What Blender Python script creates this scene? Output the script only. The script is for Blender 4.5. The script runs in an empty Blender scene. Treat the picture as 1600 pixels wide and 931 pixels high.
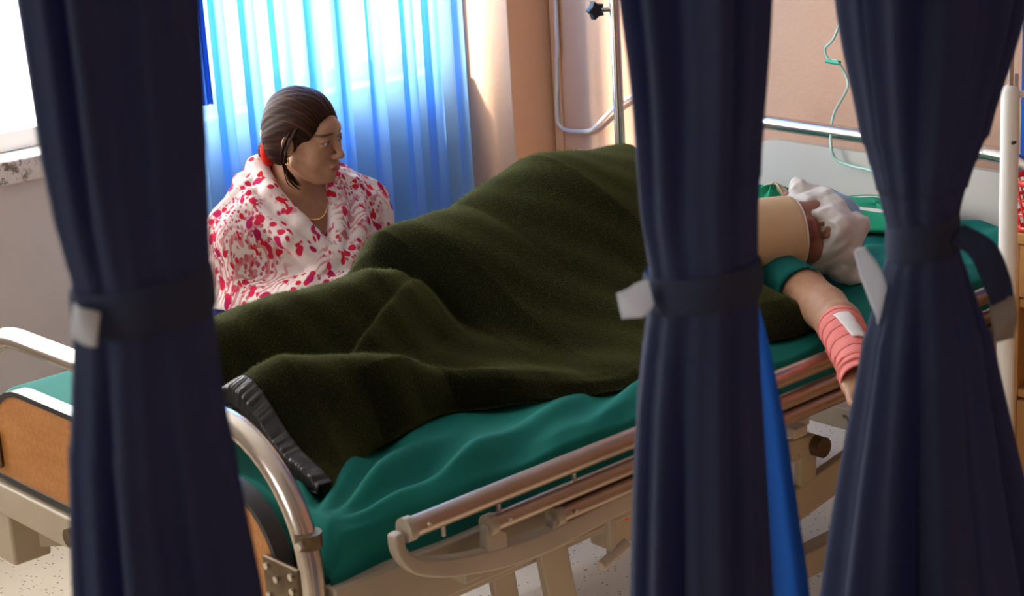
import bpy, bmesh, math, random
import numpy as np
from mathutils import Vector, Matrix, noise as mnoise
random.seed(7)
S = bpy.context.scene
COL = S.collection

# ------------------------------------------------------------------ camera
YAW, PITCH, ROLL = math.radians(48.44), math.radians(-16.61), math.radians(-3.44)
CAMLOC = Vector((-1.434, -2.085, 1.80))
fw = Vector((math.cos(YAW)*math.cos(PITCH), math.sin(YAW)*math.cos(PITCH), math.sin(PITCH)))
rt = fw.cross(Vector((0, 0, 1))).normalized()
up = rt.cross(fw)
rt2 = rt*math.cos(ROLL) + up*math.sin(ROLL)
up2 = up*math.cos(ROLL) - rt*math.sin(ROLL)
cd = bpy.data.cameras.new('camera')
cam = bpy.data.objects.new('camera', cd); COL.objects.link(cam)
mw = Matrix((rt2, up2, -fw)).transposed().to_4x4(); mw.translation = CAMLOC
cam.matrix_world = mw
cd.sensor_width = 36; cd.lens = 67.08; cd.clip_start = 0.05
cd.dof.use_dof = True; cd.dof.focus_distance = 3.9; cd.dof.aperture_fstop = 9.0
S.camera = cam

# ------------------------------------------------------------------ world, sun, exposure
w = bpy.data.worlds.new('sky'); S.world = w; w.use_nodes = True
bg = w.node_tree.nodes['Background']
bg.inputs[0].default_value = (1.0, 0.975, 0.94, 1); bg.inputs[1].default_value = 7.5
sd = bpy.data.lights.new('sun', 'SUN'); sun = bpy.data.objects.new('sun', sd); COL.objects.link(sun)
sd.energy = 9.0; sd.angle = math.radians(4); sd.color = (1.0, 0.9, 0.76)
sun.rotation_euler = Vector((0.97, -0.20, -0.36)).to_track_quat('-Z', 'Y').to_euler()
sun.location = (-1, 3.5, 3)
def portal(loc, rot, sx, sy):
    l = bpy.data.lights.new('window_portal', 'AREA'); l.shape = 'RECTANGLE'; l.size = sx; l.size_y = sy
    l.cycles.is_portal = True
    o = bpy.data.objects.new('window_portal', l); COL.objects.link(o); o.location = loc; o.rotation_euler = rot
portal((0.55, 2.33, 1.62), (math.radians(-90), 0, 0), 3.1, 1.55)
portal((-3.62, 0.3, 1.475), (0, math.radians(-90), 0), .85, 1.3)  # portal for the added fill opening in the left wall
S.view_settings.view_transform = 'Standard'
S.view_settings.look = 'None'
S.view_settings.exposure = 0.65
S.view_settings.gamma = 1.0
S.view_settings.use_curve_mapping = False

# ------------------------------------------------------------------ helpers: objects
def link(o): COL.objects.link(o); return o
def mesh_obj(name, verts, faces, mat=None, parent=None, smooth=True, attrs=None):
    me = bpy.data.meshes.new(name)
    if isinstance(verts, np.ndarray) and isinstance(faces, np.ndarray) and len(faces):
        k = faces.shape[1]
        me.vertices.add(len(verts)); me.vertices.foreach_set('co', verts.astype(np.float32).ravel())
        me.loops.add(faces.size); me.loops.foreach_set('vertex_index', faces.astype(np.int32).ravel())
        me.polygons.add(len(faces)); me.polygons.foreach_set('loop_start', np.arange(0, faces.size, k, dtype=np.int32))
        me.polygons.foreach_set('loop_total', np.full(len(faces), k, dtype=np.int32))
        me.update(calc_edges=True); me.validate()
    else:
        me.from_pydata([tuple(v) for v in verts], [], [tuple(f) for f in faces]); me.update()
    if smooth: me.polygons.foreach_set('use_smooth', [True]*len(me.polygons))
    if attrs:
        for an, arr in attrs.items():
            a = me.color_attributes.new(an, 'FLOAT_COLOR', 'POINT')
            full = np.ones((len(me.vertices), 4), np.float32); full[:, :arr.shape[1]] = arr
            a.data.foreach_set('color', full.ravel())
    if mat: me.materials.append(mat)
    o = link(bpy.data.objects.new(name, me))
    if parent: o.parent = parent
    return o
def empty(name, loc=(0, 0, 0), rz=0.0):
    o = link(bpy.data.objects.new(name, None)); o.location = loc; o.rotation_euler = (0, 0, rz); o.empty_display_size = .1
    return o
def tag(o, label=None, cat=None, group=None, kind=None):
    if label: o['label'] = label
    if cat: o['category'] = cat
    if group: o['group'] = group
    if kind: o['kind'] = kind
    return o

class MB:
    """collects boxes / tubes / lathes into one mesh"""
    def __init__(s): s.v = []; s.f = []
    def add(s, v, f):
        n = len(s.v); s.v += [tuple(p) for p in v]; s.f += [tuple(i+n for i in q) for q in f]; return s
    def box(s, lo, hi, rot=None, piv=None):
        x0, y0, z0 = lo; x1, y1, z1 = hi
        v = [Vector(p) for p in ((x0,y0,z0),(x1,y0,z0),(x1,y1,z0),(x0,y1,z0),(x0,y0,z1),(x1,y0,z1),(x1,y1,z1),(x0,y1,z1))]
        if rot is not None:
            c = Vector(piv) if piv else (Vector(lo)+Vector(hi))/2
            v = [c + rot @ (p-c) for p in v]
        return s.add(v, [(0,3,2,1),(4,5,6,7),(0,1,5,4),(1,2,6,5),(2,3,7,6),(3,0,4,7)])
    def bar(s, a, b, wdt, hgt, upv=(0,0,1)):
        a = Vector(a); b = Vector(b); d = (b-a).normalized(); u = Vector(upv); sd_ = d.cross(u).normalized(); u = sd_.cross(d)
        sd_ *= wdt/2; u *= hgt/2
        v = [a-sd_-u, a+sd_-u, a+sd_+u, a-sd_+u, b-sd_-u, b+sd_-u, b+sd_+u, b-sd_+u]
        return s.add(v, [(0,3,2,1),(4,5,6,7),(0,1,5,4),(1,2,6,5),(2,3,7,6),(3,0,4,7)][::1])
    def tube(s, pts, r, n=14, cap=True, closed=False):
        pts = [Vector(p) for p in pts]; m = len(pts); rr = r if hasattr(r, '__len__') else [r]*m
        rings = []; prev = None
        for i, p in enumerate(pts):
            if closed: t = pts[(i+1) % m]-pts[i-1]
            else: t = pts[min(i+1, m-1)]-pts[max(i-1, 0)]
            t.normalize()
            if prev is None:
                a = Vector((0,0,1)) if abs(t.z) < .9 else Vector((1,0,0)); nrm = t.cross(a).normalized()
            else:
                nrm = (prev - t*prev.dot(t)).normalized()
            prev = nrm; b = t.cross(nrm)
            rings.append([p + (nrm*math.cos(2*math.pi*k/n) + b*math.sin(2*math.pi*k/n))*rr[i] for k in range(n)])
        v = [q for g in rings for q in g]; f = []
        for i in range(m if closed else m-1):
            j = (i+1) % m
            for k in range(n):
                f.append((i*n+k, i*n+(k+1) % n, j*n+(k+1) % n, j*n+k))
        if cap and not closed:
            f.append(tuple(range(n))[::-1]); f.append(tuple((m-1)*n+k for k in range(n)))
        return s.add(v, f)
    def prism(s, poly, axis, a0, a1):
        """poly of 2D points extruded along axis (0 x:(y,z) 1 y:(x,z) 2 z:(x,y))"""
        def mk(p, a):
            return (a, p[0], p[1]) if axis == 0 else (p[0], a, p[1]) if axis == 1 else (p[0], p[1], a)
        n = len(poly); v = [mk(p, a0) for p in poly]+[mk(p, a1) for p in poly]
        f = [tuple(range(n))[::-1], tuple(range(n, 2*n))]+[(i, (i+1) % n, n+(i+1) % n, n+i) for i in range(n)]
        return s.add(v, f)
    def build(s, name, mat, parent=None, bevel=0.0, smooth=False, seg=2):
        o = mesh_obj(name, s.v, s.f, mat, parent, smooth)
        bm = bmesh.new(); bm.from_mesh(o.data); bmesh.ops.recalc_face_normals(bm, faces=bm.faces[:]); bm.to_mesh(o.data); bm.free()
        if bevel:
            m = o.modifiers.new('bevel', 'BEVEL'); m.width = bevel; m.segments = seg; m.limit_method = 'ANGLE'; m.angle_limit = .6
        if smooth or bevel:
            o.data.polygons.foreach_set('use_smooth', [True]*len(o.data.polygons))
            m = o.modifiers.new('weighted', 'WEIGHTED_NORMAL') if bevel else None
            if not bevel:
                try:
                    o.data.set_sharp_from_angle(angle=math.radians(50))
                except Exception: pass
        return o
def spline(pts, n=8):
    """Catmull-Rom through points"""
    P = [Vector(p) for p in pts]; P = [P[0]*2-P[1]]+P+[P[-1]*2-P[-2]]; out = []
    for i in range(1, len(P)-2):
        for k in range(n):
            t = k/n; a, b, c, d = P[i-1], P[i], P[i+1], P[i+2]
            out.append(.5*((2*b)+(c-a)*t+(2*a-5*b+4*c-d)*t*t+(3*b-a-3*c+d)*t**3))
    out.append(P[-2]); return out
def grid_mesh(name, fn, nu, nv, mat, parent=None, solid=0.0, wrap=False):
    u = np.linspace(0, 1, nu, endpoint=not wrap); v = np.linspace(0, 1, nv)
    U, V = np.meshgrid(u, v, indexing='ij'); X, Y, Z = fn(U, V)
    vs = np.stack([X, Y, Z], -1).reshape(-1, 3)
    idx = np.arange(nu*nv).reshape(nu, nv)
    if wrap: idx = np.vstack([idx, idx[:1]])
    fs = np.stack([idx[:-1,:-1], idx[1:,:-1], idx[1:,1:], idx[:-1,1:]], -1).reshape(-1, 4)
    o = mesh_obj(name, vs, fs, mat, parent)
    if solid:
        m = o.modifiers.new('thickness', 'SOLIDIFY'); m.thickness = solid; m.offset = 0
    return o

# ------------------------------------------------------------------ helpers: signed-distance modelling (surface nets)
def surface_nets(fn, xs, ys, zs):
    xs, ys, zs = [np.asarray(a, np.float32) for a in (xs, ys, zs)]
    X, Y, Z = np.meshgrid(xs, ys, zs, indexing='ij')
    v = fn(np.stack([X, Y, Z], -1)).astype(np.float32)
    del X, Y, Z
    ax = [xs, ys, zs]; n = v.shape; cs = tuple(k-1 for k in n)
    inside = v < 0
    sm = np.zeros(cs+(3,), np.float32); ct = np.zeros(cs, np.float32); quads = []
    for a in range(3):
        s0 = [slice(None)]*3; s1 = [slice(None)]*3; s0[a] = slice(0, -1); s1[a] = slice(1, None)
        c = np.argwhere(inside[tuple(s0)] != inside[tuple(s1)])
        if not len(c): continue
        c1 = c.copy(); c1[:, a] += 1
        v0 = v[tuple(c.T)]; v1 = v[tuple(c1.T)]; t = v0/(v0-v1)
        p = np.stack([ax[k][c[:, k]] for k in range(3)], -1)
        p[:, a] += t*(ax[a][c1[:, a]]-ax[a][c[:, a]])
        b, d = (a+1) % 3, (a+2) % 3
        for ob in (0, -1):
            for od in (0, -1):
                q = c.copy(); q[:, b] += ob; q[:, d] += od
                ok = (q >= 0).all(1) & (q < np.array(cs)).all(1)
                np.add.at(sm, tuple(q[ok].T), p[ok]); np.add.at(ct, tuple(q[ok].T), 1)
        ok = (c[:, b] > 0) & (c[:, d] > 0) & (c[:, b] < cs[b]) & (c[:, d] < cs[d])
        quads.append((a, c[ok], v0[ok] < 0))
    idx = -np.ones(cs, np.int64); act = ct > 0; idx[act] = np.arange(act.sum())
    verts = sm[act]/ct[act][:, None]; fs = []
    for a, c, neg in quads:
        b, d = (a+1) % 3, (a+2) % 3; q = []
        for ob, od in ((0, 0), (-1, 0), (-1, -1), (0, -1)):
            e = c.copy(); e[:, b] += ob; e[:, d] += od; q.append(idx[tuple(e.T)])
        q = np.stack(q, -1); q[~neg] = q[~neg][:, ::-1]; fs.append(q)
    return verts, np.concatenate(fs)
def ax_grid(lo, hi, coarse, fine=None):
    """coordinates with a fine interval"""
    if not fine: return np.arange(lo, hi, coarse)
    a, b, st = fine
    return np.concatenate([np.arange(lo, a-coarse*.5, coarse), np.arange(a, b, st), np.arange(b, hi, coarse)])
def ell(P, c, r):
    q = (P-np.array(c, np.float32))/np.array(r, np.float32)
    k0 = np.sqrt((q*q).sum(-1)); q2 = q/np.array(r, np.float32); k1 = np.sqrt((q2*q2).sum(-1))+1e-9
    return k0*(k0-1)/k1
def cap(P, a, b, ra, rb=None):
    rb = ra if rb is None else rb
    a = np.array(a, np.float32); b = np.array(b, np.float32); ba = b-a
    h = np.clip(((P-a)@ba)/(ba@ba), 0, 1)
    d = P-a-h[..., None]*ba
    return np.sqrt((d*d).sum(-1))-(ra+(rb-ra)*h)
def chain(P, pts, k=0.0):
    d = None
    for (a, ra), (b, rb) in zip(pts[:-1], pts[1:]):
        e = cap(P, a, b, ra, rb); d = e if d is None else np.minimum(d, e) if not k else smin(d, e, k)
    return d
def smin(a, b, k):
    h = np.clip(.5+.5*(b-a)/k, 0, 1); return b+(a-b)*h-k*h*(1-h)
def smax(a, b, k): return -smin(-a, -b, k)
def rotz(a): c, s = math.cos(a), math.sin(a); return np.array([[c,-s,0],[s,c,0],[0,0,1]], np.float32)
def roty(a): c, s = math.cos(a), math.sin(a); return np.array([[c,0,s],[0,1,0],[-s,0,c]], np.float32)
def rotx(a): c, s = math.cos(a), math.sin(a); return np.array([[1,0,0],[0,c,-s],[0,s,c]], np.float32)
def sstep(a, b, x): t = np.clip((x-a)/(b-a), 0, 1); return t*t*(3-2*t)

# ------------------------------------------------------------------ helpers: materials
def mat(name, col=(.5,.5,.5), rough=.6, metal=0.0, spec=.5):
    m = bpy.data.materials.new(name); m.use_nodes = True; b = m.node_tree.nodes['Principled BSDF']
    b.inputs['Base Color'].default_value = (*col, 1); b.inputs['Roughness'].default_value = rough
    b.inputs['Metallic'].default_value = metal; b.inputs['Specular IOR Level'].default_value = spec
    return m, m.node_tree, b
def nd(t, kind, **kw):
    n = t.nodes.new(kind)
    for k, v in kw.items():
        if k in n.inputs: n.inputs[k].default_value = v
        else: setattr(n, k, v)
    return n
def coords(t, scale=(1,1,1), kind='Object', rot=(0,0,0)):
    tc = nd(t, 'ShaderNodeTexCoord'); mp = nd(t, 'ShaderNodeMapping'); mp.inputs['Scale'].default_value = scale; mp.inputs['Rotation'].default_value = rot
    t.links.new(tc.outputs[kind], mp.inputs[0]); return mp.outputs[0]
def ramp(t, fac, stops, interp='LINEAR'):
    r = nd(t, 'ShaderNodeValToRGB'); r.color_ramp.interpolation = interp
    e = r.color_ramp.elements
    while len(e) < len(stops): e.new(.5)
    for i, (p, c) in enumerate(stops):
        e[i].position = p; e[i].color = (*c, 1) if len(c) == 3 else c
    t.links.new(fac, r.inputs[0]); return r.outputs[0]
def mixc(t, fac, a, b, mode='MIX'):
    m = nd(t, 'ShaderNodeMix', data_type='RGBA', blend_type=mode)
    for sock, val in ((0, fac), (6, a), (7, b)):
        if hasattr(val, 'is_output'): t.links.new(val, m.inputs[sock])
        elif sock == 0: m.inputs[0].default_value = val
        else: m.inputs[sock].default_value = (*val, 1)
    return m.outputs[2]
def bump(t, b, h, strength=.3, dist=.01):
    n = nd(t, 'ShaderNodeBump'); n.inputs['Strength'].default_value = strength; n.inputs['Distance'].default_value = dist
    t.links.new(h, n.inputs['Height']); t.links.new(n.outputs[0], b.inputs['Normal'])
def noise(t, vec, scale=5, detail=4, rough=.5):
    n = nd(t, 'ShaderNodeTexNoise'); n.inputs['Scale'].default_value = scale; n.inputs['Detail'].default_value = detail; n.inputs['Roughness'].default_value = rough
    t.links.new(vec, n.inputs['Vector']); return n.outputs[0]
def mottled(name, c1, c2, scale=4, rough=.6, bscale=60, bstr=.15, bdist=.003, metal=0.0, detail=5, spec=.5):
    m, t, b = mat(name, c1, rough, metal, spec); v = coords(t)
    t.links.new(ramp(t, noise(t, v, scale, detail), [(.35, c1), (.65, c2)]), b.inputs['Base Color'])
    if bstr: bump(t, b, noise(t, v, bscale, 3), bstr, bdist)
    return m
def cloth(name, col, col2=None, transl=0.0, tcol=None, transp=0.0, rough=.85, sheen=.0, weave=900, bstr=.12, scale=6):
    m, t, b = mat(name, col, rough, spec=.2); v = coords(t)
    t.links.new(ramp(t, noise(t, v, scale, 4), [(.3, col), (.7, col2 or col)]), b.inputs['Base Color'])
    bump(t, b, noise(t, v, weave, 2), bstr, .001)
    if sheen: b.inputs['Sheen Weight'].default_value = sheen; b.inputs['Sheen Roughness'].default_value = .4; b.inputs['Sheen Tint'].default_value = (*[min(1, c*4+.1) for c in col], 1)
    out = t.nodes['Material Output']; sh = b.outputs[0]
    if transl:
        tr = nd(t, 'ShaderNodeBsdfTranslucent'); tr.inputs[0].default_value = (*(tcol or col), 1)
        mx = nd(t, 'ShaderNodeMixShader'); mx.inputs[0].default_value = transl
        t.links.new(sh, mx.inputs[1]); t.links.new(tr.outputs[0], mx.inputs[2]); sh = mx.outputs[0]
    if transp:
        tp = nd(t, 'ShaderNodeBsdfTransparent'); tp.inputs[0].default_value = (*(tcol or (1,1,1)), 1)
        mx = nd(t, 'ShaderNodeMixShader'); mx.inputs[0].default_value = transp
        t.links.new(sh, mx.inputs[1]); t.links.new(tp.outputs[0], mx.inputs[2]); sh = mx.outputs[0]
    t.links.new(sh, out.inputs[0]); return m

M = {}
M['navy'] = cloth('navy_cloth', (.035,.046,.088), (.043,.056,.104), transl=.24, tcol=(.02,.10,.40))
M['tab'] = cloth('pale_grey_tab', (.74,.76,.79), (.62,.66,.72), transl=.4, tcol=(.8,.82,.86))
M['navy_single'] = cloth('blue_single_layer', (.022,.045,.12), (.027,.052,.135), transl=.5, tcol=(.014,.085,.34))
M['tab_brown'] = cloth('taupe_lining', (.26,.23,.22), (.30,.27,.26))
M['sheer'] = cloth('sheer_blue_cloth', (.30,.52,.86), (.34,.56,.88), transl=.68, tcol=(.36,.66,1.0), transp=.30, bstr=.05)
M['royal'] = cloth('royal_blue_cloth', (.02,.11,.5), (.03,.14,.56), transl=.25, tcol=(.02,.12,.6))
M['teal'] = cloth('teal_cotton', (.004,.150,.125), (.008,.185,.150), rough=.8, weave=700)
M['green'] = cloth('green_cotton', (.01,.26,.13), (.015,.32,.17), rough=.8)
M['stripe_cream'] = cloth('cream_tape', (.6,.5,.36), (.66,.56,.42))
M['gown'] = cloth('teal_gown', (.004,.115,.105), (.006,.14,.13), rough=.85, weave=600)
M['pink'] = cloth('pink_crepe', (.72,.20,.19), (.80,.28,.25), rough=.9, weave=500, bstr=.5)
M['gauze'] = cloth('white_gauze', (.84,.80,.77), (.90,.87,.85), transl=.25, tcol=(.85,.8,.78), weave=800, bstr=.4)
M['capblue'] = cloth('pale_blue_cap', (.36,.58,.78), (.44,.64,.82), transl=.2, tcol=(.4,.6,.8))
M['collar'] = mottled('beige_foam', (.60,.40,.22), (.66,.46,.27), 5, .85, 500, .3, .001)
M['collar_edge'] = mottled('white_piping', (.8,.74,.6), (.84,.78,.66), 5, .8, 300, .2, .001)
M['chrome'] = mottled('worn_steel_tube', (.60,.52,.46), (.66,.60,.54), 9, .26, 90, .05, .001, metal=1.0)
M['rail_steel'] = mottled('brushed_rail_tube', (.38,.29,.245), (.46,.36,.31), 7, .30, 120, .06, .001, metal=.85)
M['cream_paint'] = mottled('cream_enamel', (.36,.30,.235), (.42,.35,.28), 7, .42, 130, .08, .001)
M['cream_worn'] = None
M['laminate'] = None
M['dark_edge'] = mottled('black_rubber_edge', (.02,.02,.022), (.035,.035,.038), 20, .32, 80, .05, .001)
M['bracket'] = mottled('dull_bracket', (.12,.082,.05), (.20,.145,.09), 30, .45, 90, .1, .001, metal=.8)
M['screw'] = mottled('screw_steel', (.6,.55,.48), (.7,.66,.6), 30, .3, 90, .05, .001, metal=1)
M['grey_panel'] = mottled('grey_laminate', (.62,.58,.52), (.66,.62,.56), 3, .5, 200, .05, .001)
M['black_plastic'] = mottled('black_plastic', (.012,.012,.013), (.02,.02,.02), 9, .35, 80, .05, .001)
M['cable'] = mottled('pale_cable', (.60,.60,.62), (.68,.68,.7), 12, .45, 80, .05, .001)
M['tube_green'] = mottled('oxygen_tube', (.45,.72,.62), (.5,.78,.68), 12, .25, 80, .02, .001)
M['green_plastic'] = mottled('green_plastic', (.02,.45,.28), (.03,.5,.32), 12, .35, 80, .02, .001)
M['red_plastic'] = mottled('red_plastic', (.78,.04,.03), (.85,.07,.05), 12, .35, 80, .02, .001)
M['hairband'] = cloth('red_hairband', (.75,.02,.02), (.85,.05,.03), transl=.3, tcol=(.9,.1,.05))
M['gold'] = mottled('gold', (.9,.62,.2), (.95,.7,.28), 20, .25, 90, .02, .001, metal=1)
M['navywool'] = cloth('navy_sweater', (.012,.012,.12), (.018,.018,.15), rough=.9, sheen=.2)
M['white_paint'] = mottled('white_paint', (.80,.79,.77), (.86,.85,.83), 5, .5, 60, .1, .002)
M['castor'] = mottled('grey_castor', (.12,.12,.12), (.18,.18,.18), 12, .5, 60, .1, .002)
M['mattress'] = cloth('mattress_cover', (.03,.08,.10), (.04,.10,.12))

def m_laminate():
    m, t, b = mat('orange_wood_laminate', (.50,.20,.055), .42); v = coords(t, (1,1,8))
    n1 = noise(t, v, 6, 6, .6); n2 = noise(t, coords(t), 140, 2)
    c = ramp(t, n1, [(.3, (.43,.165,.042)), (.7, (.52,.22,.062))]); c2 = mixc(t, .25, c, ramp(t, n2, [(.45, (.33,.12,.03)), (.6, (.58,.26,.08))]))
    t.links.new(c2, b.inputs['Base Color']); bump(t, b, n2, .05, .001); return m
M['laminate'] = m_laminate()
def m_wood():
    m, t, b = mat('honey_wood', (.55,.30,.12), .45); v = coords(t, (3,3,.4))
    n1 = noise(t, v, 9, 6, .6); t.links.new(ramp(t, n1, [(.3, (.42,.20,.065)), (.7, (.54,.28,.10))]), b.inputs['Base Color']); bump(t, b, n1, .05, .001); return m
M['wood'] = m_wood()
def m_wall(name, c1, c2, grain=70, stain=None):
    m, t, b = mat(name, c1, .8, spec=.25); v = coords(t)
    c = ramp(t, noise(t, v, 2.2, 6, .6), [(.3, c1), (.7, c2)])
    if stain:
        sp = ramp(t, noise(t, v, 13, 6, .7), [(.66, (0,0,0)), (.70, (1,1,1))])
        big = ramp(t, noise(t, v, 2.6, 2, .5), [(.52, (0,0,0)), (.62, (1,1,1))])
        f = mixc(t, 1.0, sp, big, 'MULTIPLY'); c = mixc(t, f, c, stain)
    t.links.new(c, b.inputs['Base Color']); bump(t, b, noise(t, v, grain, 5, .6), .35, .004); return m
M['peach'] = m_wall('peach_plaster', (.66,.40,.26), (.70,.44,.29))
M['greywall'] = m_wall('grey_white_plaster', (.50,.47,.44), (.57,.54,.51), 50, (.2,.14,.10))
M['ceil'] = m_wall('white_ceiling', (.72,.70,.66), (.76,.74,.70), 40)
def m_sill():
    m, t, b = mat('chipped_sill_paint', (.7,.66,.6), .7); v = coords(t)
    f = ramp(t, noise(t, v, 30, 7, .75), [(.50, (0,0,0)), (.56, (1,1,1))]); g = ramp(t, noise(t, v, 7, 3), [(.42, (0,0,0)), (.55, (1,1,1))])
    t.links.new(mixc(t, mixc(t, 1.0, f, g, 'MULTIPLY'), (.66,.62,.56), (.17,.13,.10)), b.inputs['Base Color'])
    bump(t, b, f, .5, .003); return m
M['sill'] = m_sill()
def m_floor():
    m, t, b = mat('speckled_terrazzo', (.6,.55,.47), .35); v = coords(t)
    base = ramp(t, noise(t, v, 3, 5), [(.3, (.52,.44,.33)), (.7, (.60,.52,.40))])
    vo = nd(t, 'ShaderNodeTexVoronoi'); vo.inputs['Scale'].default_value = 75; t.links.new(v, vo.inputs[0])
    sp = ramp(t, vo.outputs['Distance'], [(.16, (1,1,1)), (.26, (0,0,0))]); sel = ramp(t, vo.outputs['Color'], [(.45, (0,0,0)), (.5, (1,1,1))])
    f = mixc(t, 1.0, sp, sel, 'MULTIPLY'); t.links.new(mixc(t, f, base, (.10,.075,.055)), b.inputs['Base Color'])
    bump(t, b, noise(t, v, 40, 3), .05, .002); return m
M['floor'] = m_floor()
def m_cream_worn():
    m, t, b = mat('worn_cream_enamel', (.5,.41,.31), .45); v = coords(t)
    f = ramp(t, noise(t, v, 16, 6, .7), [(.64, (0,0,0)), (.68, (1,1,1))])
    t.links.new(mixc(t, f, ramp(t, noise(t, v, 5, 4), [(.3, (.38,.31,.22)), (.7, (.46,.38,.28))]), (.10,.06,.035)), b.inputs['Base Color'])
    bump(t, b, noise(t, v, 90, 3), .1, .001); return m
M['cream_worn'] = m_cream_worn()
def m_blanket():
    m, t, b = mat('olive_wool', (.045,.05,.012), .95, spec=.1); v = coords(t)
    n = noise(t, v, 420, 3, .65); n2 = noise(t, v, 5, 4)
    c = ramp(t, n, [(.32, (.003,.0038,.0008)), (.55, (.0062,.0075,.0017)), (.75, (.015,.017,.004))])
    c = mixc(t, ramp(t, n2, [(.3, (0,0,0)), (.7, (.35,.35,.35))]), c, (.011,.010,.0035))
    t.links.new(c, b.inputs['Base Color']); bump(t, b, n, .8, .004)
    b.inputs['Sheen Weight'].default_value = .6; b.inputs['Sheen Roughness'].default_value = .3; b.inputs['Sheen Tint'].default_value = (.46,.50,.16,1)
    return m
M['blanket'] = m_blanket()
M['fuzz'] = cloth('olive_fuzz', (.008,.010,.003), (.016,.018,.0055), transl=.5, tcol=(.17,.19,.055), bstr=0)
M['cream_pole'] = mottled('cream_pole_enamel', (.70,.56,.40), (.75,.61,.45), 7, .4, 130, .05, .001)
def m_satin():
    m, t, b = mat('black_satin', (.014,.012,.013), .38); v = coords(t, (60, 60, 4))
    bump(t, b, noise(t, coords(t, (1,1,.3)), 90, 2), .5, .004); return m
M['satin'] = m_satin()
def m_glass():
    m, t, b = mat('window_glass', (.9,.95,1), .05); out = t.nodes['Material Output']
    tp = nd(t, 'ShaderNodeBsdfTransparent'); gl = nd(t, 'ShaderNodeBsdfGlossy'); gl.inputs['Roughness'].default_value = .02
    mx = nd(t, 'ShaderNodeMixShader'); mx.inputs[0].default_value = .05
    t.links.new(tp.outputs[0], mx.inputs[1]); t.links.new(gl.outputs[0], mx.inputs[2]); t.links.new(mx.outputs[0], out.inputs[0]); return m
M['glass'] = m_glass()
def m_skin(name, rough=.5):
    m, t, b = mat(name, (.4,.2,.12), rough, spec=.4); at = nd(t, 'ShaderNodeAttribute', attribute_name='Col'); v = coords(t)
    c = mixc(t, .5, at.outputs[0], ramp(t, noise(t, v, 60, 4), [(.3, (.42,.42,.42)), (.7, (.58,.58,.58))]), 'OVERLAY')
    t.links.new(c, b.inputs['Base Color'])
    b.inputs['Subsurface Weight'].default_value = .12; b.inputs['Subsurface Radius'].default_value = (.012,.005,.003); b.inputs['Subsurface Scale'].default_value = .5
    bump(t, b, noise(t, v, 350, 2), .06, .001); return m
M['skin'] = m_skin('skin')
def m_hair():
    m, t, b = mat('dark_brown_hair', (.02,.012,.009), .55, spec=.12)
    at = nd(t, 'ShaderNodeAttribute', attribute_name='Strand'); mp = nd(t, 'ShaderNodeMapping'); mp.inputs['Scale'].default_value = (38, 2.2, 1)
    t.links.new(at.outputs[1], mp.inputs[0]); n = noise(t, mp.outputs[0], 1.0, 5, .65)
    t.links.new(ramp(t, n, [(.3, (.007,.003,.002)), (.55, (.026,.009,.005)), (.75, (.12,.036,.015))]), b.inputs['Base Color'])
    bump(t, b, n, .35, .003); return m
M['hair'] = m_hair()
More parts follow.
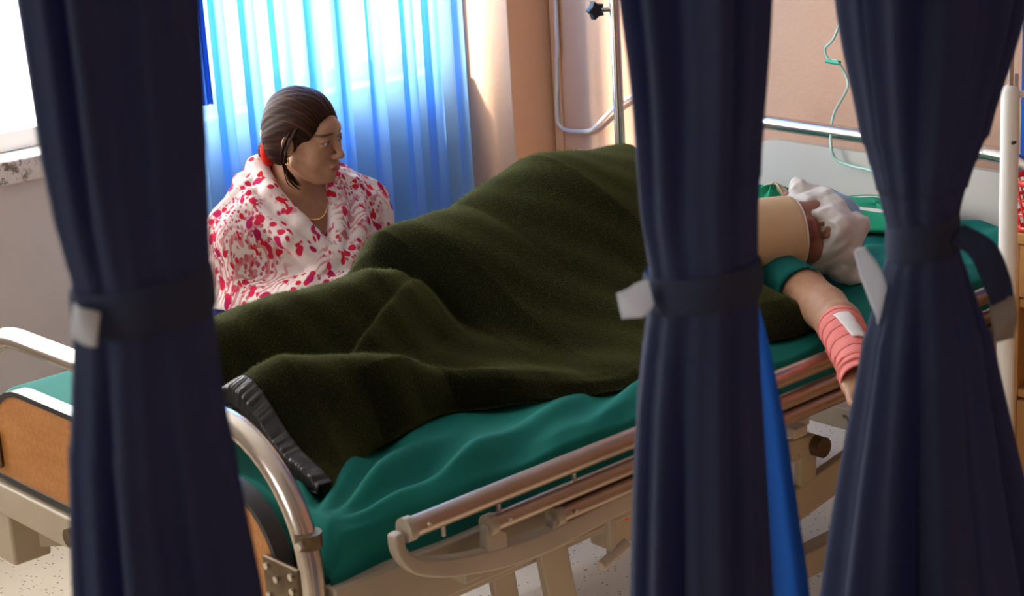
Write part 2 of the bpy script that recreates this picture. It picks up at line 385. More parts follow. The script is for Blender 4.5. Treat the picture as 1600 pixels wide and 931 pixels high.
def m_shawl():
    m, t, b = mat('floral_shawl', (.8,.7,.68), .85, spec=.15); v = coords(t)
    wp = nd(t, 'ShaderNodeVectorMath', operation='MULTIPLY_ADD')
    nn = nd(t, 'ShaderNodeTexNoise'); nn.inputs['Scale'].default_value = 9; t.links.new(v, nn.inputs[0])
    t.links.new(nn.outputs['Color'], wp.inputs[0]); wp.inputs[1].default_value = (.06,.06,.06); t.links.new(v, wp.inputs[2])
    mp = nd(t, 'ShaderNodeMapping'); mp.inputs['Scale'].default_value = (1, 1, .6); t.links.new(wp.outputs[0], mp.inputs[0]); wv = mp.outputs[0]
    def spots(scale, lo, hi, keep):
        vo = nd(t, 'ShaderNodeTexVoronoi'); vo.inputs['Scale'].default_value = scale; t.links.new(wv, vo.inputs[0])
        s = ramp(t, vo.outputs['Distance'], [(lo, (1,1,1)), (hi, (0,0,0))]); k = ramp(t, vo.outputs['Color'], [(keep, (0,0,0)), (keep+.03, (1,1,1))])
        return mixc(t, 1.0, s, k, 'MULTIPLY'), vo
    c = ramp(t, noise(t, v, 22, 3), [(.4, (.80,.68,.66)), (.6, (.84,.75,.73))])
    zone = ramp(t, noise(t, v, 9, 2), [(.44, (0,0,0)), (.52, (1,1,1))])
    f3, _ = spots(120, .36, .46, .30)                      # small petals in drifts
    c = mixc(t, mixc(t, 1.0, f3, zone, 'MULTIPLY'), c, (.55,.10,.17))
    wvt = nd(t, 'ShaderNodeTexWave'); wvt.inputs['Scale'].default_value = 26; wvt.inputs['Distortion'].default_value = 9; wvt.inputs['Detail'].default_value = 2; t.links.new(wv, wvt.inputs[0])
    wl = ramp(t, wvt.outputs['Fac'], [(.60, (0,0,0)), (.72, (1,1,1))])
    zone2 = ramp(t, noise(t, mp.outputs[0], 7, 2), [(.52, (0,0,0)), (.57, (1,1,1))])
    c = mixc(t, mixc(t, .75, (0,0,0), mixc(t, 1.0, wl, zone2, 'MULTIPLY')), c, (.62,.16,.18))
    f2, _ = spots(55, .38, .45, .58); c = mixc(t, f2, c, (.62,.020,.07))
    bl_ = ramp(t, noise(t, wv, 34, 2, .55), [(.64, (0,0,0)), (.66, (1,1,1))]); c = mixc(t, bl_, c, (.66,.018,.035))
    f4, _ = spots(38, .32, .40, .62); c = mixc(t, f4, c, (.46,.012,.10))
    t.links.new(c, b.inputs['Base Color']); bump(t, b, noise(t, v, 500, 2), .1, .001)
    tr = nd(t, 'ShaderNodeBsdfTranslucent'); t.links.new(c, tr.inputs[0]); mx = nd(t, 'ShaderNodeMixShader'); mx.inputs[0].default_value = .25
    t.links.new(b.outputs[0], mx.inputs[1]); t.links.new(tr.outputs[0], mx.inputs[2]); t.links.new(mx.outputs[0], t.nodes['Material Output'].inputs[0])
    return m
M['shawl'] = m_shawl()
def m_eye():
    m, t, b = mat('eye', (.7,.66,.62), .12); at = nd(t, 'ShaderNodeAttribute', attribute_name='Col'); t.links.new(at.outputs[0], b.inputs['Base Color']); return m
M['eye'] = m_eye()
def m_pattern():
    m, t, b = mat('spotted_fabric', (.3,.25,.18), .9); vo = nd(t, 'ShaderNodeTexVoronoi'); vo.inputs['Scale'].default_value = 70; t.links.new(coords(t), vo.inputs[0])
    t.links.new(ramp(t, vo.outputs['Distance'], [(.3, (.03,.02,.015)), (.5, (.42,.34,.24))]), b.inputs['Base Color']); return m
M['spotted'] = m_pattern()

# ------------------------------------------------------------------ the room
XW, YW = 2.36, 2.15          # head wall plane, window wall plane
XL, YF, ZC = -3.6, -3.4, 2.75
def struct(o, label=None): o['kind'] = 'structure'; return o
struct(MB().box((XL-.15, YF-.15, -.1), (XW+.2, YW+.3, 0)).build('floor', M['floor']))
struct(MB().box((XL-.15, YF-.15, ZC), (XW+.2, YW+.3, ZC+.1)).build('ceiling', M['ceil']))
struct(MB().box((XW, YF, 0), (XW+.15, YW+.3, ZC)).build('wall_right', M['peach']))
struct(MB().box((XL, YF-.15, 0), (XW, YF, ZC)).build('wall_front', M['peach']))
lw = MB(); lw.box((XL-.15, YF-.15, 0), (XL, -.35, ZC)).box((XL-.15, .95, 0), (XL, YW+.3, ZC)).box((XL-.15, -.35, 0), (XL, .95, 1.05)).box((XL-.15, -.35, 1.90), (XL, .95, ZC))
struct(lw.build('wall_left', M['greywall']))
lwn = empty('added_fill_window', (XL-.08, .3, 1.05)); lwn['kind'] = 'structure'  # unseen window, added in the left wall to let in fill light
wf = MB(); wf.box((-.03, -.65, 0), (.03, .65, .05)).box((-.03, -.65, .80), (.03, .65, .85)).box((-.03, -.65, .05), (.03, -.60, .80)).box((-.03, .60, .05), (.03, .65, .80)).box((-.03, -.025, .05), (.03, .025, .80))
wf.build('window_frame', M['white_paint'], lwn, bevel=.004)
for a in (-.60, .025): MB().box((-.003, a, .05), (.003, a+.575, .80)).build('pane', M['glass'], lwn)
# window wall: opening x -1.0 .. 2.10 , z .86 .. 2.4
WX0, WX1, WZ0, WZ1 = -1.0, 2.10, .86, 2.40
bw = MB(); bw.box((XL, YW, 0), (XW, YW+.2, WZ0-.06)).box((XL, YW, WZ1), (XW, YW+.2, ZC)).box((XL, YW, WZ0-.06), (WX0, YW+.2, WZ1)).box((WX1, YW, WZ0-.06), (XW, YW+.2, WZ1))
struct(bw.build('wall_back', M['greywall']))
sl = MB().box((WX0, YW-.015, WZ0-.06), (WX1, YW+.2, WZ0)); struct(sl.build('trim_1', M['sill'], bevel=.006))
struct(MB().box((2.195, 1.955, 0), (XW, YW, ZC)).build('wall_corner_pillar', M['peach'], bevel=.004))
struct(MB().box((XW-.012, YF, 0), (XW, 1.955, .075)).build('baseboard_right', M['white_paint'], bevel=.003))
wn = empty('window_1', (0, YW+.12, WZ0)); wn['kind'] = 'structure'
fr = MB(); d0, d1 = -.03, .03
fr.box((WX0, d0, 0), (WX1, d1, .05)).box((WX0, d0, WZ1-WZ0-.05), (WX1, d1, WZ1-WZ0)).box((WX0, d0, .05), (WX0+.05, d1, WZ1-WZ0-.05)).box((WX1-.05, d0, .05), (WX1, d1, WZ1-WZ0-.05))
fr.build('window_frame', M['white_paint'], wn, bevel=.004)
nm = 3; pw = (WX1-WX0)/nm
for i in range(nm):
    if i: MB().box((WX0+pw*i-.025, d0, .05), (WX0+pw*i+.025, d1, WZ1-WZ0-.05)).build('mullion', M['white_paint'], wn, bevel=.004)
    MB().box((WX0+pw*i+.03, -.003, .05), (WX0+pw*(i+1)-.03, .003, WZ1-WZ0-.05)).build('pane', M['glass'], wn)
# dark strip of trunking in the corner of head wall
struct(MB().box((XW-.010, 1.915, 0), (XW, 1.948, ZC)).build('trim_2', M['peach'], bevel=.002))

# ------------------------------------------------------------------ window curtain (sheer blue)
def plan_curtain(name, x0, x1, y, z0, z1, folds, amp, over, mat_, par, seed=0, axis=0, taper=0.0, lean=0.0):
    rs = np.random.RandomState(seed); ph = rs.rand(6)*6.28
    def fn(U, V):
        t = U*folds*2*math.pi
        wob = .6*np.sin(U*9+ph[0])+.5*np.sin(U*17+ph[1])
        a = amp*(1+.45*np.sin(U*11+ph[2])+.25*np.sin(U*23+ph[3]))
        tt = t+wob*.9+lean*V*np.sin(U*7+ph[4])
        L = x0+(x1-x0)*U+over*np.sin(2*tt+ph[5]*.2)*(1-.3*V)
        D = y+a*np.sin(tt)*(1-.15*V)
        L = L+taper*(V)*(U-.5)
        Z = z0+(z1-z0)*V
        return (L, D, Z) if axis == 0 else (D, L, Z)
    return grid_mesh(name, fn, int(folds*26), 24, mat_, par)
wc = empty('window_curtain', (0, 0, 0)); tag(wc, 'sheer light blue pleated curtain drawn across the bright window behind the woman', 'curtain')
plan_curtain('cloth', 1.17, 2.085, 2.045, .30, 2.5, 9, .034, .028, M['sheer'], wc, 3, lean=.5)
MB().tube([(1.1, 2.045, 2.52), (2.15, 2.045, 2.52)], .012).build('curtain_rod', M['chrome'], wc, smooth=True)
plan_curtain('side_strip', 1.168, 1.205, 1.99, .93, 2.5, 2, .008, .004, M['royal'], wc, 9)
dc = empty('divider_curtain'); tag(dc, 'royal blue curtain hanging by the wall at the far right edge', 'curtain')
plan_curtain('cloth', -.75, .335, 2.30, .25, 2.5, 9, .03, .02, M['royal'], dc, 5, axis=1)
MB().tube([(2.30, -.8, 2.52), (2.30, .40, 2.52)], .012).build('curtain_rod', M['chrome'], dc, smooth=True)

# ------------------------------------------------------------------ hospital bed
BW = 1.0; BL = 2.05
bed = empty('hospital_bed', (0, 0, 0)); tag(bed, 'wheeled hospital bed with steel tube hoops, orange laminate footboard and cream frame', 'bed')
def hoop(name, x, ztop, zbot, rc, rf, r):
    pts = [(x, 0, zbot), (x, 0, ztop-rc-.1)]
    for k in range(0, 13):
        a = math.pi/2*k/12; pts.append((x, rc-rc*math.cos(a), ztop-rc+rc*math.sin(a)))
    for k in range(0, 13):
        a = math.pi/2*k/12; pts.append((x, BW-rf+rf*math.sin(a), ztop-rf+rf*math.cos(a)))
    pts += [(x, BW, ztop-rf-.1), (x, BW, zbot)]
    return MB().tube(pts, r, 20).build(name, M['chrome'], bed, smooth=True)
fh = hoop('foot_hoop', 0, .850, .42, .20, .20, .0185)
hh = hoop('head_hoop', BL, .852, .42, .25, .13, .0175)
def board(name, x0, x1, y0, y1, z0, z1, rc, m):
    poly = [(y0, z0)]
    for k in range(9): a = math.pi/2*k/8; poly.append((y0+rc-rc*math.cos(a), z1-rc+rc*math.sin(a)))
    for k in range(9): a = math.pi/2*k/8; poly.append((y1-rc+rc*math.sin(a), z1-rc+rc*math.cos(a)))
    poly.append((y1, z0)); poly = poly[::-1]
    o = MB().prism(poly, 0, x0, x1).build(name, m, bed); return o, poly
fb, poly = board('foot_panel', -.012, .012, .062, BW-.062, .575, .752, .13, M['laminate'])
# rubber edge running round the panel
def edge_band(poly, x, r, name, m, par):
    path = [(x, p[0], p[1]) for p in poly]
    mb = MB(); n = len(path)
    out = []
    for i, p in enumerate(path):
        a = Vector(path[i-1]); b = Vector(path[(i+1) % n]); c = Vector(p)
        t = (b-a).normalized(); nr = Vector((1,0,0)).cross(t); out.append((c, nr))
    vs = []; fs = []
    for c, nr in out:
        for dx, dn in ((-.0145, -.004), (.0145, -.004), (.0145, .006), (-.0145, .006)): vs.append(c+Vector((dx,0,0))-nr*dn*-1)
    for i in range(n):
        j = (i+1) % n
        for k in range(4): fs.append((i*4+k, i*4+(k+1) % 4, j*4+(k+1) % 4, j*4+k))
    return MB().add(vs, fs).build(name, m, par, bevel=.002)
edge_band(poly, 0, .012, 'edge_band', M['dark_edge'], fb)
hb, poly2 = board('head_panel', BL-.011, BL+.011, .05, BW-.04, .50, .815, .12, M['grey_panel'])
for yy in (.052, BW-.052):                           # bracket plates holding the footboard
    s = 1 if yy < .5 else -1
    br = MB().box((-.022, yy-.048, .595), (-.013, yy+.040, .668)).build('bracket', M['bracket'], bed, bevel=.004)
    for (a, b_) in ((-.034, .608), (-.034, .632), (-.034, .655), (.026, .608), (.026, .655), (.004, .64)):
        MB().tube([(-.021, yy+s*a, b_), (-.0265, yy+s*a, b_)], .0055, 10).build('screw', M['screw'], br, smooth=True)
for yy in (-.0, BW):
    MB().tube([(0, yy, .700), (0, yy, .722)], .0205, 18).build('clamp_collar', M['bracket'], bed, smooth=True)
    MB().tube([(-.01, yy-.005 if yy < .5 else yy+.005, .711), (-.028, yy-.012 if yy < .5 else yy+.012, .711)], .006, 10).build('clamp_bolt', M['screw'], bed, smooth=True)
# mattress deck frame
for yy in (-.012, BW+.012):
    MB().box((.02, yy-.014, .545), (.95, yy+.014, .632)).build('side_beam', M['cream_paint'], bed, bevel=.004)
MB().box((-.02, .02, .500), (.03, BW-.02, .562)).build('end_beam', M['cream_worn'], bed, bevel=.006)
MB().box((BL-.03, .02, .500), (BL+.02, BW-.02, .562)).build('end_beam', M['cream_worn'], bed, bevel=.006)
for x in (.3, .7, 1.1, 1.5, 1.8):
    MB().box((x-.02, 0, .555), (x+.02, BW, .595)).build('deck_slat', M['cream_paint'], bed, bevel=.003)
MB().box((.03, .01, .595), (BL-.03, BW-.01, .603)).build('deck_plate', M['cream_paint'], bed)
# folding side rails, near side and far side
def side_rail(y, s):
    r = empty('side_rail'); r.parent = bed
    for x0, z in ((.136, .700), (.292, .655), (.428, .624)):
        x1 = 1.72
        MB().tube([(x0-.004, y, z), (x1, y, z)], .0165 if z > .69 else .0145, 16).build('rail_tube', M['rail_steel'], r, smooth=True)
        MB().tube([(x0-.012, y, z), (x0+.002, y, z)], .0190 if z > .69 else .017, 16).build('end_cap', M['cream_paint'], r, smooth=True)
        MB().tube([(x0+.022, y-s*.013, z+.002), (x0+.022, y-s*.0195, z+.002)], .0042, 10).build('rivet', M['screw'], r, smooth=True)
    # cast carrier arm: sweeps down from the top tube and runs along the frame
    top = spline([(.112, .0, .702), (.116, .0, .672), (.145, .0, .646), (.20, .0, .628), (.28, .0, .613), (.38, .0, .604), (.50, .0, .610), (.62, .0, .616), (.80, .0, .618), (.94, .0, .620)], 6)
    hh_ = np.interp([p.x for p in top], [.11, .14, .2, .3, .5, .8, 1.6], [.018, .026, .032, .036, .036, .036, .036])
    vs = []; fs = []
    for i, p in enumerate(top):
        t = (top[min(i+1, len(top)-1)]-top[max(i-1, 0)]).normalized(); nrm = Vector((-t.z, 0, t.x))
        for dy, k in ((-.011, 0), (.011, 0), (.011, -1), (-.011, -1)):
            q = p+nrm*(hh_[i]*k+.006); vs.append((q.x, y+dy, q.z))
    n = len(top)
    for i in range(n-1):
        for k in range(4): fs.append((i*4+k, i*4+(k+1) % 4, i*4+4+(k+1) % 4, i*4+4+k))
    fs += [(0, 1, 2, 3), (4*n-1, 4*n-2, 4*n-3, 4*n-4)]
    MB().add(vs, fs).build('carrier_arm', M['cream_paint'], r, bevel=.005)
    for x0, z, zb in ((.292, .655, .606), (.428, .624, .604)):
        MB().prism([(x0-.022, zb), (x0+.022, zb), (x0+.022, z-.018), (x0+.012, z-.012), (x0-.006, z+.006), (x0-.018, z-.004)][::-1], 1, y-.010, y+.010).build('tube_post', M['cream_paint'], r, bevel=.004)
    for x in (.20, .31, .47):
        MB().tube([(x, y+s*.004, .665), (x, y+s*.004, .690)], .004, 8).build('stop_pin', M['screw'], r, smooth=True)
    lv = MB().box((.533, y-.006, .520), (.549, y+.006, .582)).build('release_lever', M['cream_paint'], r, bevel=.003)
    MB().tube([(.512, y-s*.004, .508), (.572, y-s*.004, .528)], .009, 12).build('lever_grip', M['cream_paint'], lv, smooth=True)
    for x in (.25, .75, 1.02):
        MB().box((x-.018, min(y, y+s*.05), .575), (x+.018, max(y, y+s*.05), .595)).build('mount', M['cream_paint'], r, bevel=.003)
side_rail(-.062, 1)
# undercarriage
for yy in (.13, BW-.13):
    s = 1 if yy < .5 else -1
    MB().box((.30, yy-.02, .455), (.78, yy+.02, .545)).build('lift_beam', M['cream_paint'], bed, bevel=.004)
    MB().box((.70, yy-.026, .418), (.95, yy+.026, .502)).build('lift_housing', M['cream_worn'], bed, bevel=.006)
    MB().tube([(.735, yy-s*.027, .475), (.735, yy-s*.034, .475)], .007, 10).build('red_button', M['red_plastic'], bed, smooth=True)
    MB().bar((.545, yy-s*.03, .545), (.60, yy-s*.03, .21), .018, .062, (1,0,0)).build('lift_arm', M['cream_paint'], bed, bevel=.004)
    MB().tube([(.553, yy-s*.036, .505), (.553, yy-s*.050, .505)], .013, 12).build('pivot_bolt', M['bracket'], bed, smooth=True)
    MB().bar((.46, yy-s*.0, .52), (.50, yy-s*.0, .21), .016, .050, (1,0,0)).build('lift_arm', M['cream_paint'], bed, bevel=.004)
    MB().bar((.37, yy+s*.05, .53), (.36, yy+s*.05, .21), .016, .046, (1,0,0)).build('lift_arm', M['cream_paint'], bed, bevel=.004)
    MB().bar((.22, yy-s*.02, .54), (.14, yy-s*.02, .24), .016, .052, (1,0,0)).build('lift_arm', M['cream_paint'], bed, bevel=.004)
    MB().bar((1.05, yy, .46), (1.285, yy, .435), .016, .046).build('link_bar', M['cream_worn'], bed, bevel=.004)
    MB().tube([(1.285, yy-s*.03, .435), (1.285, yy+s*.03, .435)], .021, 14).build('pivot_pin', M['bracket'], bed, smooth=True)
    MB().bar((1.265, yy, .44), (1.258, yy, .30), .018, .05, (1,0,0)).build('link_post', M['cream_worn'], bed, bevel=.004)
    MB().bar((.90, yy, .27), (1.42, yy, .36), .02, .07).build('link_beam', M['cream_worn'], bed, bevel=.004)
    MB().box((.06, yy-.022, .17), (BL-.06, yy+.022, .225)).build('base_beam', M['cream_worn'], bed, bevel=.005)
for x in (.10, BL-.10):
    MB().box((x-.03, .06, .175), (x+.03, BW-.06, .23)).build('base_cross_beam', M['cream_worn'], bed, bevel=.005)
    for yy in (.10, BW-.10):
        MB().box((x-.028, yy-.028, .09), (x+.028, yy+.028, .175)).build('castor_fork', M['cream_worn'], bed, bevel=.004)
        MB().tube([(x, yy-.018, .055), (x, yy+.018, .055)], .055, 20).build('castor_wheel', M['castor'], bed, smooth=True)
for yy in (.04, BW-.04):      # corner posts joining deck and hoops
    MB().box((-.015, yy-.05, .40), (.06, yy+.02, .50)).build('corner_socket', M['cream_worn'], bed, bevel=.006)
    MB().box((BL-.06, yy-.05, .40), (BL+.015, yy+.02, .50)).build('corner_socket', M['cream_worn'], bed, bevel=.006)
for (y0, y1) in ((.64, .90),):
    MB().bar((.02, .93, .46), (.32, .72, .43), .012, .075).build('crank_guard', M['cream_worn'], bed, bevel=.004)
MB().tube([(-.02, .66, .535), (-.034, .66, .535)], .016, 14).build('crank_socket', M['bracket'], bed, smooth=True)

# mattress and sheet
mt = MB().box((.035, .012, .603), (BL-.04, BW-.012, .685)).build('mattress', M['mattress'], bevel=.02, seg=3)
tag(mt, 'foam mattress under the teal sheet on the hospital bed', 'mattress')
def sheet_fn(U, V):
    # V: profile across: near hem -> up -> across -> far hem ; U along x
    x = .026+(BL-.056)*U
    prof_s = np.array([0, .06, .10, .14, .86, .90, .94, 1.0]); py = np.array([-.002, .0, .004, .030, BW-.030, BW-.004, BW, BW+.002]); pz = np.array([.625, .675, .697, .708, .708, .697, .675, .625])
    y = np.interp(V, prof_s, py); z = np.interp(V, prof_s, pz)
    top = sstep(.06, .16, V)*(1-sstep(.84, .94, V))
    # tension folds fanning out from the foot corner and slack waves along the near side
    a = np.arctan2(y-.02, x-.03+1e-4); rr = np.hypot(x-.03, y-.02)
    f = .015*np.sin(a*17+2*np.sin(rr*9))*np.exp(-((rr-.25)/.22)**2)*sstep(.02, .14, rr)
    f += .016*np.exp(-((y-(.06+.30*(x-.10)))/.022)**2)*sstep(.08, .2, x)*(1-sstep(.34, .5, x))
    f += .014*np.exp(-((y-(.02+.22*(x-.25)))/.020)**2)*sstep(.22, .34, x)*(1-sstep(.55, .8, x))
    f += .012*np.exp(-((y-(.0+.35*(x-.55)))/.018)**2)*sstep(.52, .62, x)*(1-sstep(.72, .9, x))
    f += .005*np.sin(34*(x-.55*y)+3*np.sin(4*y+3*x))*(1-sstep(.25, .5, y))
    f += .0035*np.sin(61*(y+.35*x)+2*np.sin(7*x))*sstep(1.25, 1.45, x)
    z = z+f*top+.004*top
    y = y-(1-top)*np.where(V < .5, 1, -1)*(.004+.004*np.sin(x*23+2*np.sin(x*7)))*sstep(0, .03, x)
    foot = sstep(.0, .018, U)*(1-sstep(.982, 1, U))
    z = z-(1-foot)*.06*sstep(.0, .12, V)*(1-sstep(.88, 1, V))
    return x, y, z
sh = grid_mesh('bed_sheet', sheet_fn, 260, 150, M['teal'], solid=.0015)
tag(sh, 'wrinkled teal cotton sheet covering the mattress of the hospital bed', 'sheet')

# ------------------------------------------------------------------ blanket
def ridge(x, y, pts, pw=2.2):
    p = np.array(pts); yc = np.interp(x, p[:,0], p[:,1]); H = np.interp(x, p[:,0], p[:,2]); wn_ = np.interp(x, p[:,0], p[:,3]); wf = np.interp(x, p[:,0], p[:,4])
    d = y-yc; t = np.where(d < 0, -d/wn_, d/wf)
    return H*np.exp(-np.power(np.abs(t)+1e-6, pw))
def blanket_h(x, y):
    x = x+.012*np.sin(9*y+2*x)
    A = ridge(x, y, [(.0,.48,.145,.13,.16), (.2,.50,.163,.13,.16), (.42,.505,.170,.12,.15), (.53,.51,.168,.11,.14), (.60,.515,.150,.10,.13), (.66,.52,.08,.08,.12), (.72,.52,0,.08,.12)], 2.1)
    xb = x+.10*(y-.60)
    B = ridge(xb, y, [(.55,.58,.0,.05,.09), (.575,.585,.05,.06,.10), (.603,.59,.165,.09,.11), (.635,.59,.203,.18,.12), (.70,.59,.212,.25,.14), (.83,.59,.214,.31,.17), (.93,.585,.252,.32,.20), (1.02,.575,.277,.35,.24), (1.08,.57,.270,.36,.27), (1.16,.57,.258,.37,.28), (1.30,.57,.250,.37,.30), (1.42,.55,.22,.33,.33)], 1.8)
    C = ridge(x, y, [(.0,.34,.095,.10,.10), (.10,.335,.122,.10,.10), (.20,.315,.137,.11,.10), (.34,.28,.112,.10,.10), (.5,.22,.052,.08,.09), (.7,.165,.016,.06,.07), (.85,.14,.012,.06,.06), (1.0,.15,.03,.07,.06), (1.4,.14,.03,.07,.06)], 2.0)
    D = ridge(x, y, [(.28,.345,.0,.03,.03), (.36,.37,.070,.05,.028), (.42,.395,.100,.06,.030), (.50,.430,.128,.07,.032), (.57,.463,.140,.08,.036), (.62,.49,.130,.11,.06), (.67,.515,.09,.11,.06), (.74,.55,.0,.06,.06)], 1.7)
    base = .050*sstep(.14, .40, y)*(1-sstep(.80, .95, y))
    k = 85.0
    return np.log(np.exp(k*A)+np.exp(k*B)+np.exp(k*C)+np.exp(k*D)+np.exp(k*base)-4)/k
NEARX = [.08, .13, .20, .30, .40, .475, .56, .64, .73, .90, 1.13, 1.40]
NEARY = [.12, .12, .155, .20, .215, .214, .15, .107, .068, .060, .030, .03]
BX0, BX1 = .115, 1.31
def blanket_fn(U, V):
    x = BX0+(BX1-BX0)*U
    x = x-.10*sstep(.22, .40, V)*(1-U)**3+.32*sstep(.52, .66, V)*(1-U)**3-.12*U**3*(1-sstep(.3,.55,V))
    yn = np.interp(x, NEARX, NEARY); yn = yn+.006*np.sin(x*31)
    y = yn+(1.05-yn)*V
    e = np.sqrt(np.clip((y-yn)/.05, 0, 1))
    h = blanket_h(x, y)*e + .012*sstep(0, .03, y-yn)
    h = h*(1-.34*(1-sstep(.03, .17, x)))
    h = h*(1-.35*sstep(.95, 1.0, U))
    z = .718+h
    drop = np.clip(y-.975, 0, 1)/.075; z = z-drop**1.5*.14; y = np.minimum(y, 1.012)+np.clip(y-1.012, 0, 1)*.3
    z = z+.003*np.sin(13*x+9*y)+.003*np.sin(27*(x-.6*y)+1.3)+.0012*np.sin(70*x+40*y)
    return x, y, z
bl = empty('blanket', (.2, .2, .71)); tag(bl, 'thick dark olive green wool blanket heaped over the patient with black satin hem', 'blanket')
o = grid_mesh('wool_cloth', blanket_fn, 420, 300, M['blanket'], None, solid=.010); o.parent = bl; o.matrix_parent_inverse = Matrix.Translation((-.2, -.2, -.71)); o.modifiers['thickness'].offset = -1
rsf = np.random.RandomState(11); NF = 110000
fu = rsf.rand(NF, 1); fvv = rsf.rand(NF, 1)
e_ = 1e-3
p0 = np.concatenate(blanket_fn(fu, fvv), 1); pu = np.concatenate(blanket_fn(np.minimum(fu+e_, 1), fvv), 1)-np.concatenate(blanket_fn(np.maximum(fu-e_, 0), fvv), 1); pv = np.concatenate(blanket_fn(fu, np.minimum(fvv+e_, 1)), 1)-np.concatenate(blanket_fn(fu, np.maximum(fvv-e_, 0)), 1)
nn_ = np.cross(pu, pv); nn_ /= np.linalg.norm(nn_, axis=1, keepdims=True)+1e-9
dr_ = nn_+.9*rsf.randn(NF, 3)*.7; dr_ /= np.linalg.norm(dr_, axis=1, keepdims=True); sd2 = np.cross(dr_, rsf.randn(NF, 3)); sd2 /= np.linalg.norm(sd2, axis=1, keepdims=True)+1e-9
ln_ = .0025+.0035*rsf.rand(NF, 1); wd_ = .00035
fz = np.stack([p0-sd2*wd_-nn_*.0005, p0+sd2*wd_-nn_*.0005, p0+dr_*ln_+sd2*wd_*.4], 1).reshape(-1, 3)
fo_ = mesh_obj('wool_fuzz', fz, np.arange(NF*3).reshape(-1, 3), M['fuzz'], None); fo_.parent = bl; fo_.matrix_parent_inverse = Matrix.Translation((-.2, -.2, -.71)); fo_['kind'] = 'stuff'
def trim_fn(U, V):
    # strip sewn over the foot hem: U along the hem, V from the top face over the edge and down
    t = np.clip(V/.55, 0, 1); d = np.clip((V-.55)/.45, 0, 1)
    x, y, z = blanket_fn((1-t)*.016, U*.44)
    cr = .0011*np.sin(U*120+3.5*np.sin(U*29))+.0007*np.sin(U*260+4*np.sin(U*51))
    x = x-.007*np.sin(np.clip(V*1.5, 0, 1)*1.57)-.004*d; z = z+.005+cr*(.4+t)-.030*d
    return x, y, np.maximum(z, .716)
o = grid_mesh('satin_hem', trim_fn, 220, 14, M['satin'], None, solid=.003); o.parent = bl; o.matrix_parent_inverse = Matrix.Translation((-.2, -.2, -.71))

# spotted cloth peeping out under the foot hem
def cushion(name, loc, r, m, rot=0, p=2.6, n=40):
    def fn(U, V):
        th = U*2*math.pi; ph = (V-.5)*math.pi
        c = np.sign(np.cos(ph))*np.abs(np.cos(ph))**(2/p*1.3); s = np.sign(np.sin(ph))*np.abs(np.sin(ph))**(1.0)
        ct = np.sign(np.cos(th))*np.abs(np.cos(th))**(2/p*.8); st = np.sign(np.sin(th))*np.abs(np.sin(th))**(2/p*.8)
        return r[0]*c*ct, r[1]*c*st, r[2]*s*(1+.06*np.sin(th*5))
    o = grid_mesh(name, fn, n*2, n, m, wrap=True); o.location = loc; o.rotation_euler = (0, 0, rot); return o
tag(cushion('folded_cloth', (.24, .40, .745), (.085, .11, .028), M['spotted']), 'spotted cloth peeping out under the blanket hem at the foot', 'cloth')

# ------------------------------------------------------------------ heads
def head_sdf(Q, child=0.0):
    """Q local: +x face forward, +y its left, +z crown"""
    q = Q.copy(); q[..., 1] = np.abs(q[..., 1])
    d = ell(q, (-.014, 0, .032), (.094, .0745, .090))
    d = smin(d, ell(q, (.022, 0, -.042), (.062, .056, .076)), .030)
    d = smin(d, ell(q, (.050, .030, -.028), (.034, .032, .040)), .022)        # cheeks
    d = smin(d, ell(q, (.062, 0, -.098), (.024, .024, .018)), .022)            # chin
    d = smin(d, cap(q, (.002, .055, -.055), (.045, .024, -.098), .018, .015), .020)   # jaw line
    d = smin(d, ell(q, (.072, 0, .030), (.020, .045, .022)), .022)             # brow
    d = smax(d, -ell(q, (.098, .031, .004), (.020, .020, .013)), .012)         # sockets
    d = smin(d, ell(q, (.079, 0, -.066), (.016, .026, .020)), .012)            # muzzle
    d = smin(d, cap(q, (.086, 0, .012), (.104, 0, -.030), .0065, .0095), .010) # nose
    d = smin(d, ell(q, (.105, 0, -.034), (.0105, .0105, .009)), .006)
    d = smin(d, ell(q, (.096, .0115, -.037), (.011, .0078, .0075)), .005)
    d = smax(d, -ell(q, (.104, .0062, -.0445), (.006, .0036, .005)), .003)     # nostrils
    d = smin(d, ell(q, (.092, .006, -.0625), (.0075, .017, .0052)), .004)      # upper lip
    d = smin(d, ell(q, (.0895, 0, -.0745), (.0085, .016, .0062)), .004)        # lower lip
    d = smax(d, -ell(q, (.100, 0, -.0682), (.012, .023, .0011)), .0025)
    d = smax(d, -ell(q, (.094, 0, -.0850), (.008, .018, .005)), .006)
    lid = ell(q, (.0755, .031, .004), (.0142, .0162, .0142))
    lid = smax(lid, -ell(q, (.090, .032, .0032), (.018, .0132, .0046)), .002)
    d = smin(d, lid, .004)
    # ear
    e = ell(q, (-.006, .078, -.006), (.018, .010, .031)); e = smax(e, -ell(q, (.000, .087, -.004), (.010, .0055, .020)), .004)
    d = smin(d, e, .006)
    return d
